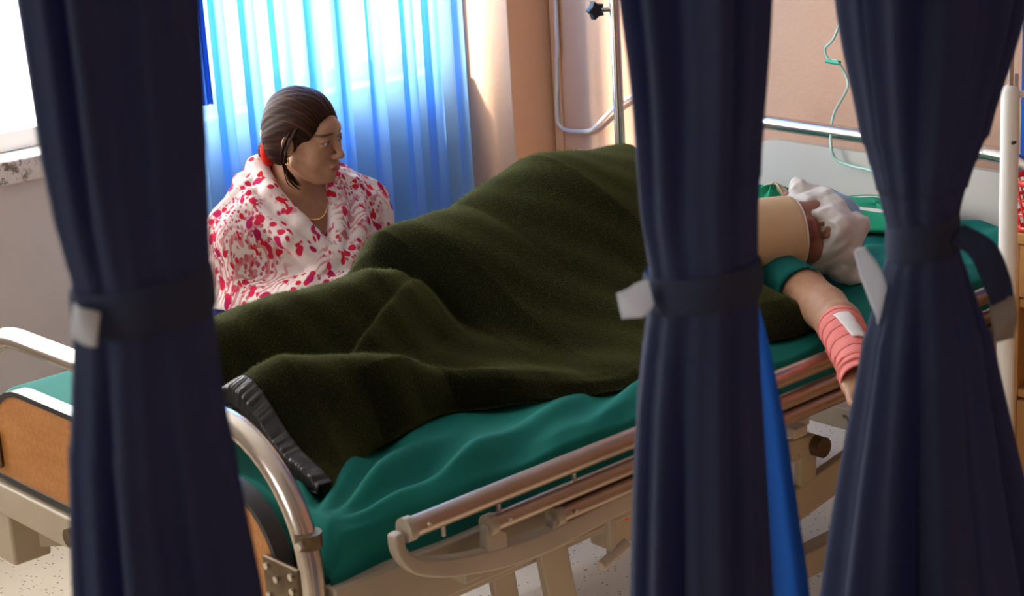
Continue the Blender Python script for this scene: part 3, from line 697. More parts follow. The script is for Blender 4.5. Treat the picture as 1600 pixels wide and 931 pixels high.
def face_col(Q, skin, lip, dark=(.02,.012,.01), brow=True):
    q = np.array(Q, np.float32); q[:, 1] = np.abs(q[:, 1]); c = np.tile(np.array(skin, np.float32), (len(q), 1))
    def blend(mask, col):
        nonlocal c; c = c*(1-mask[:, None])+np.array(col, np.float32)*mask[:, None]
    cheek = np.exp(-(((q-np.array([.07,.04,-.03]))/.025)**2).sum(1)); blend(cheek*.25, (skin[0]*1.1, skin[1]*.85, skin[2]*.8))
    lipm = (1-sstep(.75, 1.15, np.sqrt(((q[:,1])/.023)**2+((q[:,2]+.0685)/.0115)**2)))*(q[:,0] > .075); blend(lipm*.85, lip)
    if brow:
        zc = .0265-.10*np.maximum(q[:,1]-.034, 0)+.02*(q[:,1]-.02)
        bm_ = (1-sstep(.5, 1.1, np.abs(q[:,2]-zc)/.0042))*sstep(.010, .017, q[:,1])*(1-sstep(.047, .056, q[:,1]))*(q[:,0] > .04); blend(bm_*.85, dark)
        rim = np.abs(np.sqrt(((q[:,1]-.032)/.0145)**2+((q[:,2]-.0035)/.0062)**2)-1)
        blend((1-sstep(.05, .28, rim))*(q[:,2] > .003)*(q[:,0] > .06)*.8, dark)
    nos = (1-sstep(.7, 1.2, np.sqrt((((q-np.array([.102,.0062,-.0445]))/np.array([.008,.0042,.0045]))**2).sum(1)))); blend(nos*.8, (.06,.015,.012))
    return c
def eyeball(par, H, R, side, gaze):
    c = np.array([.0755, .031*side, .004]); r = .0121
    def fn(U, V):
        th = U*2*math.pi; ph = (V-.5)*math.pi; return r*np.sin(ph), r*np.cos(ph)*np.cos(th), r*np.cos(ph)*np.sin(th)
    o = grid_mesh('eye', fn, 24, 24, M['eye'], wrap=True)
    co = np.zeros(len(o.data.vertices)*3, np.float32); o.data.vertices.foreach_get('co', co); co = co.reshape(-1, 3)
    g = np.array([math.cos(gaze), math.sin(gaze), -.12]); g /= np.linalg.norm(g); dt = (co/r)@g
    colr = np.where(dt[:, None] > .93, [[.006,.004,.004]], np.where(dt[:, None] > .84, [[.035,.015,.008]], [[.62,.56,.52]]))
    a = o.data.color_attributes.new('Col', 'FLOAT_COLOR', 'POINT'); full = np.ones((len(co), 4), np.float32); full[:, :3] = colr; a.data.foreach_set('color', full.ravel())
    co2 = (co+c)@R.T+H; o.data.vertices.foreach_set('co', co2.astype(np.float32).ravel()); o.data.update(); o.parent = par; return o

# ------------------------------------------------------------------ seated woman
WR = (1.078, 1.463, -.144); HSC = .81
wo = empty('person', WR, math.radians(-96.7)); tag(wo, 'dark-haired woman wrapped in a red and white floral shawl, seated behind the bed', 'person'); wo.scale = (1.08,)*3
HW = np.array([.045, 0, 1.0], np.float32); RW = rotz(math.radians(27)) @ roty(math.radians(7)) @ rotx(math.radians(3))
def wlocal(P): return (P-HW) @ RW/HSC
def woman_sdf(P):
    d = ell(P, (-.02, 0, .70), (.095, .150, .20))
    d = smin(d, cap(P, (-.025, -.108, .822), (-.025, .108, .822), .040), .05)
    d = smin(d, ell(P, (-.02, 0, .50), (.11, .155, .14)), .05)
    q = P.copy(); q[..., 1] = np.abs(q[..., 1])
    d = smin(d, cap(q, (-.02, .140, .81), (.0, .175, .63), .040, .034), .03)
    d = smin(d, cap(q, (.0, .185, .63), (.17, .06, .60), .035, .026), .02)
    # hands folded on the lap, five fingers each
    d = smin(d, ell(q, (.20, .045, .595), (.045, .032, .016)), .012)
    for k, (a, ln) in enumerate(((.022, .055), (.038, .064), (.054, .060), (.068, .048))):
        d = smin(d, chain(q, [((.225, a, .597), .0085), ((.225+ln*.6, a-.006, .592), .0078), ((.225+ln, a-.012, .578), .0068)]), .004)
    d = smin(d, chain(q, [((.185, .020, .60), .0095), ((.215, .006, .606), .0085), ((.238, .003, .603), .0072)]), .004)
    m = (np.abs(P-np.array([.03, 0, .97], np.float32)) < np.array([.19, .17, .24])).all(-1)
    dd = d.copy(); Pm = P[m]
    nk = smin(cap(Pm, (-.028, 0, .84), (.004, 0, .935), .047, .040), cap(Pm, (-.05, 0, .84), (-.030, 0, .95), .042, .042), .03)
    tr = cap(Pm, (-.03, 0, .865), (-.03, .0, .866), .07)
    x = smin(d[m], nk, .03); x = smin(x, head_sdf(wlocal(Pm))*HSC, .010); dd[m] = x
    return dd
v, f = surface_nets(woman_sdf, ax_grid(-.20, .34, .009, (-.09, .18, .0024)), ax_grid(-.27, .28, .009, (-.11, .115, .0024)), ax_grid(.40, 1.16, .010, (.86, 1.14, .0022)))
ql = wlocal(v)
cw = face_col(ql, (.40,.205,.130), (.36,.085,.085)); cw[v[:, 2] < .86] = (.40,.205,.130)
wb = mesh_obj('body', v, f, M['skin'], wo, attrs={'Col': cw})
for s_ in (1, -1): eyeball(wo, HW, RW*HSC, s_, .18)
# hair
def hair_sdf(Q):
    q = Q.copy(); q[..., 1] = np.abs(q[..., 1])
    d = ell(q, (-.018, 0, .034), (.103, .085, .097))
    d = smin(d, ell(q, (-.070, 0, -.020), (.050, .064, .070)), .03)
    face = ell(q, (.098, 0, -.030), (.090, .074, .102))
    side = ell(q, (.070, .09, -.050), (.078, .060, .070))
    d = smax(d, -face, .010); d = smax(d, -side, .008)
    d = smax(d, -(q[..., 2]+.092), .012)
    d = smin(d, ell(q, (-.113, 0, -.055), (.034, .032, .030)), .016)           # low bun
    d = smin(d, chain(q, [((-.118, .0, -.07), .024), ((-.128, 0, -.105), .016), ((-.120, 0, -.135), .006)]), .012)
    fold = np.arctan2(q[..., 1], q[..., 2]+.06)
    return d+.0005*np.sin(fold*61+9*np.sin(Q[..., 0]*16))+.0010*np.sin(fold*17+4*np.sin(Q[..., 0]*11))
v, f = surface_nets(hair_sdf, np.arange(-.17, .12, .0028), np.arange(-.11, .112, .0028), np.arange(-.16, .15, .0028))
st = np.stack([np.arctan2(v[:, 1], v[:, 2]+.07), np.linalg.norm(v-np.array([-.11, 0, -.05]), axis=1)*4, np.zeros(len(v))], -1)
hw = mesh_obj('hair', (v @ RW.T*HSC+HW), f, M['hair'], wo, attrs={'Strand': st})
rs = random.Random(4)
lk = MB()
for s_ in (-1, 1):
    for i in range(16):
        a = rs.uniform(-1, 1); b_ = rs.uniform(0, 1)
        p = [(.030-.03*b_, s_*(.083+.004*a), .050-.02*b_), (.006-.02*b_, s_*(.092+.003*a), .0-.01*a), (-.006-.012*b_, s_*(.088+.005*a), -.05), (-.004+.010*a, s_*(.070+.010*b_), -.085-.02*b_), (.012+.012*a, s_*(.056+.01*b_), -.115-.012*b_)]
        pts = [tuple(np.array(q) @ RW.T*HSC+HW) for q in spline(p, 5)]
        lk.tube(pts, [.0012]*(len(pts)-4)+[.0010, .0008, .0006, .0004], 5)
lo = mesh_obj('loose_strands', lk.v, lk.f, M['hair'], hw)
a_ = lo.data.color_attributes.new('Strand', 'FLOAT_COLOR', 'POINT')
lo['kind'] = 'stuff'
def wpt(p): return tuple(np.array(p, np.float32) @ RW.T*HSC+HW)
tor = [wpt((-.106, .036*math.cos(t), -.052+.034*math.sin(t))) for t in np.linspace(0, 2*math.pi, 24, endpoint=False)]
MB().tube(tor, .0105, 10, closed=True).build('hair_band', M['hairband'], wo, smooth=True)
for s_ in (-1,):
    hc = MB().tube([wpt((-.098, s_*.046, .012)), wpt((-.108, s_*.040, -.012))], .005, 8).build('hair_clip', M['gold'], wo, smooth=True)
    MB().tube([wpt((-.102, s_*.050, .004)), wpt((-.106, s_*.054, .004))], .007, 10).build('clip_bead', M['white_paint'], hc, smooth=True)
for s_ in (-1, 1):
    ring = [wpt((-.004+.006*math.cos(t), s_*.088, -.044+.009*math.sin(t))) for t in np.linspace(0, 2*math.pi, 14, endpoint=False)]
    MB().tube(ring, .0018, 8, closed=True).build('earring', M['gold'], wo, smooth=True)
nk = spline([(-.045, .060, .905), (.0, .058, .872), (.05, .030, .835), (.062, .0, .822), (.05, -.030, .835), (.0, -.058, .872), (-.045, -.060, .905)], 6)
MB().tube(nk, .0014, 6).build('necklace', M['gold'], wo, smooth=True)
# navy dress: torso, sleeves and a skirt to the floor
def dress_sdf(P):
    d = ell(P, (-.02, 0, .66), (.104, .158, .19)); d = smin(d, ell(P, (-.02, 0, .50), (.12, .165, .15)), .05)
    q = P.copy(); q[..., 1] = np.abs(q[..., 1])
    d = smin(d, cap(q, (-.02, .155, .80), (.0, .187, .63), .050, .042), .03); d = smin(d, cap(q, (.0, .187, .63), (.15, .075, .603), .041, .033), .02)
    r_ = np.hypot((P[..., 0]-.0)/1.0, P[..., 1]); cone = (r_-(.17+.10*(0.5-P[..., 2])))*.9; cone = np.maximum(cone, np.maximum(P[..., 2]-.50, .139-P[..., 2]))
    d = smin(d, cone+.006*np.sin(np.arctan2(P[..., 1], P[..., 0])*11), .04)
    return np.maximum(d, P[..., 2]-.80)
v, f = surface_nets(dress_sdf, np.arange(-.30, .30, .011), np.arange(-.30, .31, .011), np.arange(.12, .84, .011))
mesh_obj('dress', v, f, M['navywool'], wo)
# shawl
def shawl_sdf(P):
    q = P.copy(); q[..., 1] = np.abs(q[..., 1])
    d = ell(P, (-.015, 0, .715), (.122, .176, .185))
    d = smin(d, cap(q, (-.030, .110, .850), (-.02, .150, .815), .056, .060), .04)
    d = smin(d, cap(q, (-.02, .155, .80), (.0, .180, .655), .060, .056), .03)
    d = smin(d, chain(P, [((.0, .190, .66), .052), ((.12, .10, .655), .050), ((.14, -.02, .665), .045)]), .03)
    d = smin(d, chain(P, [((.0, -.190, .66), .052), ((.12, -.10, .665), .054), ((.15, .02, .675), .045)]), .03)
    d = smin(d, ell(q, (-.062, .045, .885), (.05, .070, .055)), .03)
    # sweeping folds
    th = np.arctan2(P[..., 1], P[..., 0]+.02)
    d = d+.0065*np.sin(44*(P[..., 2]+.10*np.cos(th*1.0)-.11*np.sin(th))+1.5*np.sin(th*3))*sstep(.02, .08, P[..., 0]+.06)
    d = d+.0045*np.sin(th*24+P[..., 2]*22)*(1-sstep(-.02, .08, P[..., 0]))
    # open V neck
    wedge = np.maximum((q[..., 1]*.82-(P[..., 2]-.760)*.42), -(P[..., 0]+.035)); wedge = np.maximum(wedge, .760-P[..., 2])
    d = smax(d, -wedge, .012)
    d = smax(d, -cap(P, (-.02, 0, .86), (.01, 0, 1.0), .056, .070), .010)
    # rolled lapels
    for s in (1, -1):
        e = chain(P, [((-.090, 0, .945), .020), ((-.060, s*.068, .930), .024), ((.008, s*.080, .885), .024), ((.070, s*.050, .820), .023), ((.118, s*.004, .752), .021), ((.135, s*-.075, .705), .026), ((.095, s*-.150, .672), .026), ((.03, s*-.205, .665), .020)], .008)
        e2 = chain(P, [((-.07, s*.105, .905), .018), ((.01, s*.125, .865), .021), ((.085, s*.09, .80), .021), ((.128, s*.03, .735), .022), ((.142, s*-.05, .672), .022), ((.10, s*-.14, .637), .022)], .008)
        d = smin(d, e, .009); d = smin(d, e2, .010)
    d = np.maximum(d, .632-.036*np.sin(th)-P[..., 2])
    inner = ell(P, (-.02, 0, .68), (.10, .152, .20))
    return d
v, f = surface_nets(shawl_sdf, np.arange(-.18, .24, .0042), np.arange(-.29, .292, .0042), np.arange(.57, .98, .0042))
mesh_obj('shawl', v, f, M['shawl'], wo)

# ------------------------------------------------------------------ patient
HP = np.array([1.412, .245, .815], np.float32)
a_up = np.array([.97, -.12, -.12]); a_up /= np.linalg.norm(a_up)
u0 = np.array([0, 0, 1.0])-a_up*a_up[2]; u0 /= np.linalg.norm(u0); sN = np.cross(a_up, u0); sN = sN if sN[1] < 0 else -sN
AL = math.radians(74); fwdP = u0*math.cos(AL)+sN*math.sin(AL); leftP = np.cross(a_up, fwdP)
RP = np.stack([fwdP, leftP, a_up], -1).astype(np.float32)
ARM = [((1.275, .205, .762), .048), ((1.245, .115, .760), .043), ((1.180, .010, .760), .040), ((1.118, -.070, .762), .039), ((1.040, -.155, .757), .029), ((.995, -.205, .752), .026)]
hd = np.array([-.62, -.70, -.34]); hd /= np.linalg.norm(hd); hs = np.array([-.75, .66, 0.0]); hs /= np.linalg.norm(hs); hn = np.cross(hd, hs)
HB = np.array([.985, -.216, .750])
def hp(a, s, n=0): return tuple(HB+hd*a+hs*s+hn*n)
HAND = [[(hp(.075, -.028), .0090), (hp(.108, -.032, -.004), .0083), (hp(.135, -.030, -.016), .0072)],
        [(hp(.080, -.009), .0092), (hp(.118, -.010, -.005), .0085), (hp(.148, -.009, -.020), .0073)],
        [(hp(.078, .010), .0090), (hp(.113, .011, -.006), .0083), (hp(.141, .010, -.020), .0072)],
        [(hp(.070, .028), .0082), (hp(.098, .031, -.006), .0075), (hp(.120, .030, -.018), .0066)],
        [(hp(.025, -.030), .0115), (hp(.055, -.052, -.006), .0098), (hp(.082, -.056, -.014), .0080)]]
def patient_sdf(P):
    d = ell(P, (1.10, .385, .780), (.20, .135, .066))
    d = smin(d, cap(P, (1.255, .225, .765), (1.24, .455, .785), .046), .05)
    d = smin(d, ell(P, (.88, .53, .790), (.18, .150, .075)), .06)
    d = smin(d, chain(P, [((.86, .58, .79), .068), ((.54, .535, .775), .050), ((.22, .515, .765), .036)], .02), .03)
    d = smin(d, chain(P, [((.86, .48, .775), .060), ((.54, .475, .755), .040), ((.26, .46, .745), .030)], .02), .03)
    d = smin(d, cap(P, (.25, .46, .745), (.215, .455, .785), .029, .022), .02); d = smin(d, cap(P, (.21, .505, .762), (.19, .505, .805), .034, .026), .02)
    d = smin(d, chain(P, [((1.24, .455, .79), .048), ((1.06, .60, .80), .042), ((.93, .52, .88), .030)], .01), .03)
    d = smin(d, chain(P, ARM, .012), .03)
    d = smin(d, cap(P, (1.22, .29, .800), (1.375, .250, .818), .052, .052), .03)
    m = (P[..., 0] < 1.03) & (P[..., 1] < -.12)
    Pm = P[m]; x = d[m]
    L = np.stack([(Pm-HB) @ hd, (Pm-HB) @ hs, (Pm-HB) @ hn], -1).astype(np.float32)
    x = smin(x, ell(L, (.045, 0, 0), (.050, .040, .016)), .014)
    for ch in HAND: x = smin(x, chain(Pm, ch), .005)
    d[m] = x
    m = (np.abs(P-HP) < .17).all(-1)
    x = smin(d[m], head_sdf((P[m]-HP) @ RP), .014); d[m] = x
    return d
v, f = surface_nets(patient_sdf, ax_grid(.12, 1.66, .011, (1.27, 1.54, .0030)), ax_grid(-.36, .74, .0100, (-.33, .36, .0042)), ax_grid(.68, .98, .0045))
cp = face_col((v-HP) @ RP, (.30,.135,.085), (.20,.045,.045)); far_ = np.linalg.norm(v-HP, axis=1) > .16; cp[far_] = (.42,.225,.135)
pa = empty('person', (1.0, .4, .71)); tag(pa, 'patient lying under the blanket with neck collar, bandaged head and pink wrapped wrist', 'person')
PI_ = Matrix.Translation((-1.0, -.4, -.71))
def pch(o): o.parent = pa; o.matrix_parent_inverse = PI_; return o
pch(mesh_obj('body', v, f, M['skin'], None, attrs={'Col': cp}))
for s_ in (1, -1): pch(eyeball(None, HP, RP, s_, 0.0))
# neck collar: chin cup in front, high behind the ears
def collar_pt(th, x, y, z):
    Q = np.stack([x, y, z], -1); p = Q @ RP.T.astype(float)+HP; return p[..., 0], p[..., 1], p[..., 2]
def rim_z(th): return -.052-.030*np.cos(th)-.006*np.cos(2*th)
def collar_fn(U, V):
    th = U*2*math.pi
    s_ = np.interp(V, [0, .06, .44, .50, .56, .92, 1.0], [0, .02, .97, 1.0, .97, .0, 0]); g = np.interp(V, [0, .05, .44, .50, .56, .94, 1.0], [.86, .98, 1.0, .94, .88, .84, .86])
    zb = -.245; z = zb+(rim_z(th)-zb)*s_
    return collar_pt(th, .004+.099*np.cos(th)*g*(1-.10*(1-s_)), .0755*np.sin(th)*g, z)
col_o = pch(grid_mesh('neck_collar', collar_fn, 80, 44, M['collar'], wrap=True))
def rim_fn(U, V):
    th = U*2*math.pi; a = V*2*math.pi; g = .935+.055*np.sin(a)
    return collar_pt(th, .004+.099*np.cos(th)*g, .0755*np.sin(th)*g, rim_z(th)+.0035*np.cos(a))
rm = grid_mesh('collar_rim', rim_fn, 80, 10, M['collar_edge'], wrap=True); rm.parent = col_o
# gauze over the eyes and brow, trailing down the near cheek
def nz(P, s, a): return a*(np.sin(P[..., 0]*s+1.3*np.sin(P[..., 1]*s*.8))+np.sin(P[..., 1]*s*1.1+P[..., 2]*s*.9)+np.sin(P[..., 2]*s*1.3+2*np.sin(P[..., 0]*s*.6)))/3
def gauze_sdf(P):
    Q = (P-HP) @ RP; q = Q.copy()
    g = ell(q, (.0, 0, .022), (.116, .090, .112)); g = smin(g, ell(q, (.090, 0, -.016), (.043, .038, .046)), .02)
    cut = np.maximum(-(q[..., 2]+.039-.5*np.minimum(q[..., 1], 0)), q[..., 2]-.026); cut = np.maximum(cut, -(q[..., 0]+.015))
    g = smax(g+nz(P, 95, .0050)+nz(P, 230, .0016), cut+nz(P, 120, .004), .006)
    t = chain(P, [((1.445, .145, .835), .028), ((1.428, .160, .785), .027), ((1.430, .170, .748), .023), ((1.446, .162, .733), .018), ((1.464, .142, .731), .012)], .012)
    t = smin(t, chain(P, [((1.402, .262, .898), .013), ((1.420, .264, .898), .017), ((1.45, .262, .890), .016)], .01), .01)
    return smin(g, t+nz(P, 110, .0055)+nz(P, 260, .002), .012)
v, f = surface_nets(gauze_sdf, np.arange(1.27, 1.60, .0035), np.arange(.04, .40, .0035), np.arange(.705, .96, .0035))
pch(mesh_obj('gauze_dressing', v, f, M['gauze']))
def cap_sdf(P):
    q = (P-HP) @ RP; g = ell(q, (-.02, 0, .040), (.108, .090, .104)); return np.maximum(g+nz(P, 80, .0045), -(q[..., 2]-.045+.5*q[..., 0]))
v, f = surface_nets(cap_sdf, np.arange(1.27, 1.62, .005), np.arange(.08, .42, .005), np.arange(.695, .96, .005))
pch(mesh_obj('surgical_cap', v, f, M['capblue']))
# gown with short sleeve
def gown_sdf(P):
    d = ell(P, (1.11, .385, .782), (.195, .138, .071)); d = smin(d, cap(P, (1.260, .235, .766), (1.24, .455, .785), .053), .05)
    sl = cap(P, (1.290, .235, .762), (1.210, .062, .760), .054, .0505)
    sl = smax(sl, (-(P-np.array([1.238, .092, .766], np.float32)) @ np.array([.56, .82, .05], np.float32)), .004)
    d = smin(d, sl, .03)+nz(P, 70, .004)+nz(P, 150, .0015)
    d = smax(d, -cap(P, (1.248, .116, .760), (1.12, -.05, .760), .0462, .052), .003)
    d = smax(d, -cap(P, (1.28, .27, .83), (1.42, .24, .83), .066), .006)
    return np.maximum(d, .95-P[..., 0])
v, f = surface_nets(gown_sdf, np.arange(.93, 1.46, .004), np.arange(-.02, .56, .004), np.arange(.69, .93, .004))
pch(mesh_obj('gown', v, f, M['gown']))
# pink crepe bandage on the wrist, wound in layers
bp = [Vector(p) for p in ((1.112, -.076, .7620), (1.075, -.117, .7600), (1.035, -.160, .7570), (.995, -.205, .752), (.970, -.230, .745), (.952, -.248, .738))]
sp_ = spline(bp, 14); n_ = len(sp_)
rad = [.0395-.0075*i/n_+.0022*((i*7/n_) % 1.0) for i in range(n_)]; rad[-14:] = [r*1.08 for r in rad[-14:]]
bnd = pch(MB().tube(sp_, rad, 28, cap=False).build('wrist_bandage', M['pink'], None, smooth=True))
m_ = bnd.modifiers.new('thickness', 'SOLIDIFY'); m_.thickness = .003; m_.offset = -1
for i in range(0, n_-8, 9):
    ringp = []
    for k in range(28):
        t = 2*math.pi*k/28; j = min(n_-2, max(1, int(i+4+3.0*math.sin(t)))); tg = (sp_[j+1]-sp_[j-1]).normalized(); s1 = tg.cross(Vector((0,0,1))).normalized(); s2 = s1.cross(tg)
        ringp.append(sp_[j]+(s1*math.cos(t)+s2*math.sin(t))*(rad[j]+.0004))
    rg = MB().tube(ringp, .0018, 6, closed=True).build('bandage_turn', M['pink'], bnd, smooth=True)
# white tape tab on the bandage
def tape_fn(U, V):
    j = 12+U*26; i0 = np.clip(j.astype(int), 1, n_-2)
    c = np.array([tuple(p) for p in sp_])[i0]; tg = np.array(sp_[30]-sp_[10]); tg /= np.linalg.norm(tg); s1 = np.cross(tg, [0,0,1]); s1 /= np.linalg.norm(s1); s2 = np.cross(s1, tg)
    a = math.radians(62)+V*math.radians(40)+U*.35; r_ = np.array(rad)[i0]+.0032
    p = c+(s1*np.cos(a)[..., None]+s2*np.sin(a)[..., None])*r_[..., None]; return p[..., 0], p[..., 1], p[..., 2]
tp_ = grid_mesh('tape_tab', tape_fn, 16, 8, M['gauze'], solid=.001); tp_.parent = bnd

# folded cloths near the pillow end
gb = empty('rolled_cloth', (1.50, .405, .71)); tag(gb, 'rolled green cloth with cream tape lying behind the neck collar', 'cloth')
o = cushion('roll', (0, 0, .078), (.085, .055, .080), M['green']); o.parent = gb
o = cushion('tape', (.012, 0, .079), (.020, .0565, .0815), M['stripe_cream']); o.parent = gb
fc = empty('folded_drape', (1.87, .42, .712)); tag(fc, 'folded green drape with white stripes on the sheet beside the head', 'cloth')
o = cushion('fold', (0, 0, .018), (.13, .14, .024), M['green'], .2); o.parent = fc
for dx in (-.05, .06):
    o = cushion('white_stripe', (dx, -.01, .0185), (.012, .138, .0245), M['gauze'], .2); o.parent = fc

# ------------------------------------------------------------------ privacy curtains tied in bunches
rh = np.array([rt.x, rt.y]); rh /= np.linalg.norm(rh); fhv = np.array([-rh[1], rh[0]])
def privacy(center, prof, label, ztie, nf, seed, tiew=.034):
    rs = np.random.RandomState(seed); ph = rs.rand(8)*6.28
    root = empty('privacy_curtain', (center[0], center[1], 0)); tag(root, label, 'curtain', 'tied privacy curtains along the ceiling track')
    p = sorted(prof); z = np.array([a for a, _, _ in p]); l = np.array([a for _, a, _ in p]); r = np.array([a for _, _, a in p])
    # above and below the visible part the cloth keeps widening towards track and floor
    zt, zb = 2.52, .16
    wt = (r[-1]-l[-1])*.5; ct = (r[-1]+l[-1])*.5; wb_ = (r[0]-l[0])*.5; cb_ = (r[0]+l[0])*.5
    z = np.concatenate([[zb, z[0]-.35], z, [z[-1]+.25, zt]]); l = np.concatenate([[cb_-wb_*1.45, cb_-wb_*1.25], l, [ct-wt*1.12, ct-wt*1.3]]); r = np.concatenate([[cb_+wb_*1.45, cb_+wb_*1.25], r, [ct+wt*1.12, ct+wt*1.3]])
    zz = np.unique(np.concatenate([np.linspace(zb, zt, 90), np.linspace(ztie-.10, ztie+.10, 30)]))
    tab_l = np.interp(zz, z, l); tab_r = np.interp(zz, z, r)
    for _ in range(3):
        tab_l[1:-1] = (tab_l[:-2]+2*tab_l[1:-1]+tab_l[2:])/4; tab_r[1:-1] = (tab_r[:-2]+2*tab_r[1:-1]+tab_r[2:])/4
    def section(th, Z, sc=1.0):
        L = np.interp(Z, zz, tab_l); R_ = np.interp(Z, zz, tab_r); c = (L+R_)/2; w_ = (R_-L)/2
        dz = np.abs(Z-ztie); am = .07+.26*(1-np.exp(-dz/.16))
        fo = np.abs(np.sin(th*nf/2+ph[0]+.5*np.sin(th*2+ph[1])+.25*np.sin(Z*3+ph[6])))*1.0-.5 + .45*np.sin(th*(nf*.62)+ph[2]+.3*Z)+.25*np.sin(th*nf*1.7+ph[3])
        rho = 1-am*.5+am*fo*.9
        lat = c+w_*np.cos(th)*(rho*.5+.5)*sc; dep = (w_*.78+.012)*np.sin(th)*rho*sc
        return lat*rh[0]+dep*fhv[0], lat*rh[1]+dep*fhv[1], Z
    def fn(U, V): return section(U*2*math.pi, np.interp(V, np.linspace(0, 1, len(zz)), zz))
    grid_mesh('cloth', fn, 300, len(zz), M['navy'], root, wrap=True)
    def tie(U, V):
        th = U*2*math.pi; a = V
        prof_r = np.interp(a, [0, .1, .5, .9, 1], [1.02, 1.06, 1.075, 1.06, 1.02]); Z = ztie+(a-.5)*tiew+.006*np.cos(th+.5)
        x, y, _ = section(th, np.full_like(th, ztie), 1.0)
        L = np.interp(ztie, zz, tab_l); R_ = np.interp(ztie, zz, tab_r); c = (L+R_)/2; w_ = (R_-L)/2
        lat = c+w_*np.cos(th)*prof_r; dep = (w_*.78+.012)*np.sin(th)*prof_r
        return lat*rh[0]+dep*fhv[0], lat*rh[1]+dep*fhv[1], Z
    grid_mesh('tie_band', tie, 120, 12, M['navy'], root, wrap=True)
    MB().tube([(-rh[0]*.16, -rh[1]*.16, zt+.012), (rh[0]*.16, rh[1]*.16, zt+.012)], .008, 8).build('hanger_rod', M['chrome'], root, smooth=True)
    return root
def ribbon(root, pts, wid, m, name, dirv=None, solid=.002):
    """pts (lateral, depth, z) in the curtain's own frame, wid list"""
    sp = np.array([tuple(q) for q in spline(pts, 6)]); n = len(sp); ww = np.interp(np.linspace(0, 1, n), np.linspace(0, 1, len(wid)), wid)
    def fn(U, V):
        i = np.clip((U*(n-1)).round().astype(int), 0, n-1); p = sp[i]; j0 = np.clip(i-1, 0, n-1); j1 = np.clip(i+1, 0, n-1); t = sp[j1]-sp[j0]
        nx = -t[..., 2]; nz_ = t[..., 0]; ln = np.sqrt(nx**2+nz_**2)+1e-6
        o_ = (V-.5)*ww[i]; lat = p[..., 0]+nx/ln*o_; Z = p[..., 2]+nz_/ln*o_; dep = p[..., 1]+.004*np.sin(V*3.1+U*5)
        return lat*rh[0]+dep*fhv[0], lat*rh[1]+dep*fhv[1], Z
    return grid_mesh(name, fn, n, 7, m, root, solid=solid)
PC1 = [(1.641,-.060,.059),(1.598,-.059,.057),(1.553,-.059,.054),(1.495,-.055,.051),(1.441,-.047,.047),(1.42,-.05,.047),(1.368,-.058,.047),(1.295,-.069,.051),(1.203,-.078,.06)]
PC2 = [(1.563,-.068,.072),(1.507,-.06,.068),(1.449,-.058,.061),(1.373,-.056,.055),(1.322,-.048,.053),(1.291,-.05,.053),(1.232,-.06,.053),(1.144,-.07,.056),(.992,-.08,.060)]
PC3 = [(1.517,-.089,.102),(1.453,-.078,.084),(1.388,-.064,.063),(1.308,-.043,.036),(1.267,-.034,.034),(1.232,-.045,.045),(1.155,-.065,.071),(1.004,-.093,.102),(.867,-.115,.133)]
c1 = privacy((-.772, -.95), PC1, 'leftmost navy privacy curtain, tied in a bunch in front of the footboard', 1.432, 9, 1)
ribbon(c1, [(-.042, -.044, 1.432), (-.034, -.052, 1.430), (-.022, -.058, 1.428)], [.024, .026, .022], M['tab'], 'tie_tab')
c2 = privacy((-.197, -.95), PC2, 'middle navy privacy curtain with a white tie tab, hanging before the blanket', 1.306, 8, 12)
ribbon(c2, [(-.048, -.03, 1.308), (-.060, -.045, 1.306), (-.078, -.050, 1.303)], [.024, .030, .026], M['tab'], 'tie_tab')
def flap(U, V):
    z = 1.30-(1.30-.16)*V
    r_ = np.interp(-z, [-1.30, -1.232, -1.144, -.992, -.16], [.050, .066, .081, .099, .165]); l_ = np.interp(-z, [-1.30, -1.144, -.16], [.030, .025, .03])
    lat = l_+(r_-l_)*U; dep = .022+.012*np.sin(U*9+.6)*np.clip(V*5, 0, 1)+.010*U
    return lat*rh[0]+dep*fhv[0], lat*rh[1]+dep*fhv[1], z
grid_mesh('side_flap', flap, 40, 60, M['navy_single'], c2)
c3 = privacy((.143, -.95), PC3, 'rightmost navy privacy curtain, knotted tight at the waist with hanging tie ends', 1.275, 8, 33, .040)
ribbon(c3, [(.026, -.036, 1.285), (.050, -.046, 1.268), (.064, -.048, 1.235), (.070, -.048, 1.215)], [.022, .028, .028, .026], M['navy'], 'tie_end')
ribbon(c3, [(.0695, -.048, 1.218), (.072, -.048, 1.195), (.073, -.046, 1.172)], [.026, .025, .022], M['tab_brown'], 'tie_end')
ribbon(c3, [(-.068, -.012, 1.268), (-.058, -.014, 1.244), (-.048, -.016, 1.212), (-.046, -.016, 1.185)], [.010, .022, .020, .008], M['tab'], 'tie_end')

tk = MB().box((-1.2, -.962, 2.545), (.6, -.938, 2.570))
for x in (-1.1, -.45, .5): tk.box((x-.008, -.958, 2.570), (x+.008, -.942, ZC))
struct(tk.build('trim_3', M['white_paint']))
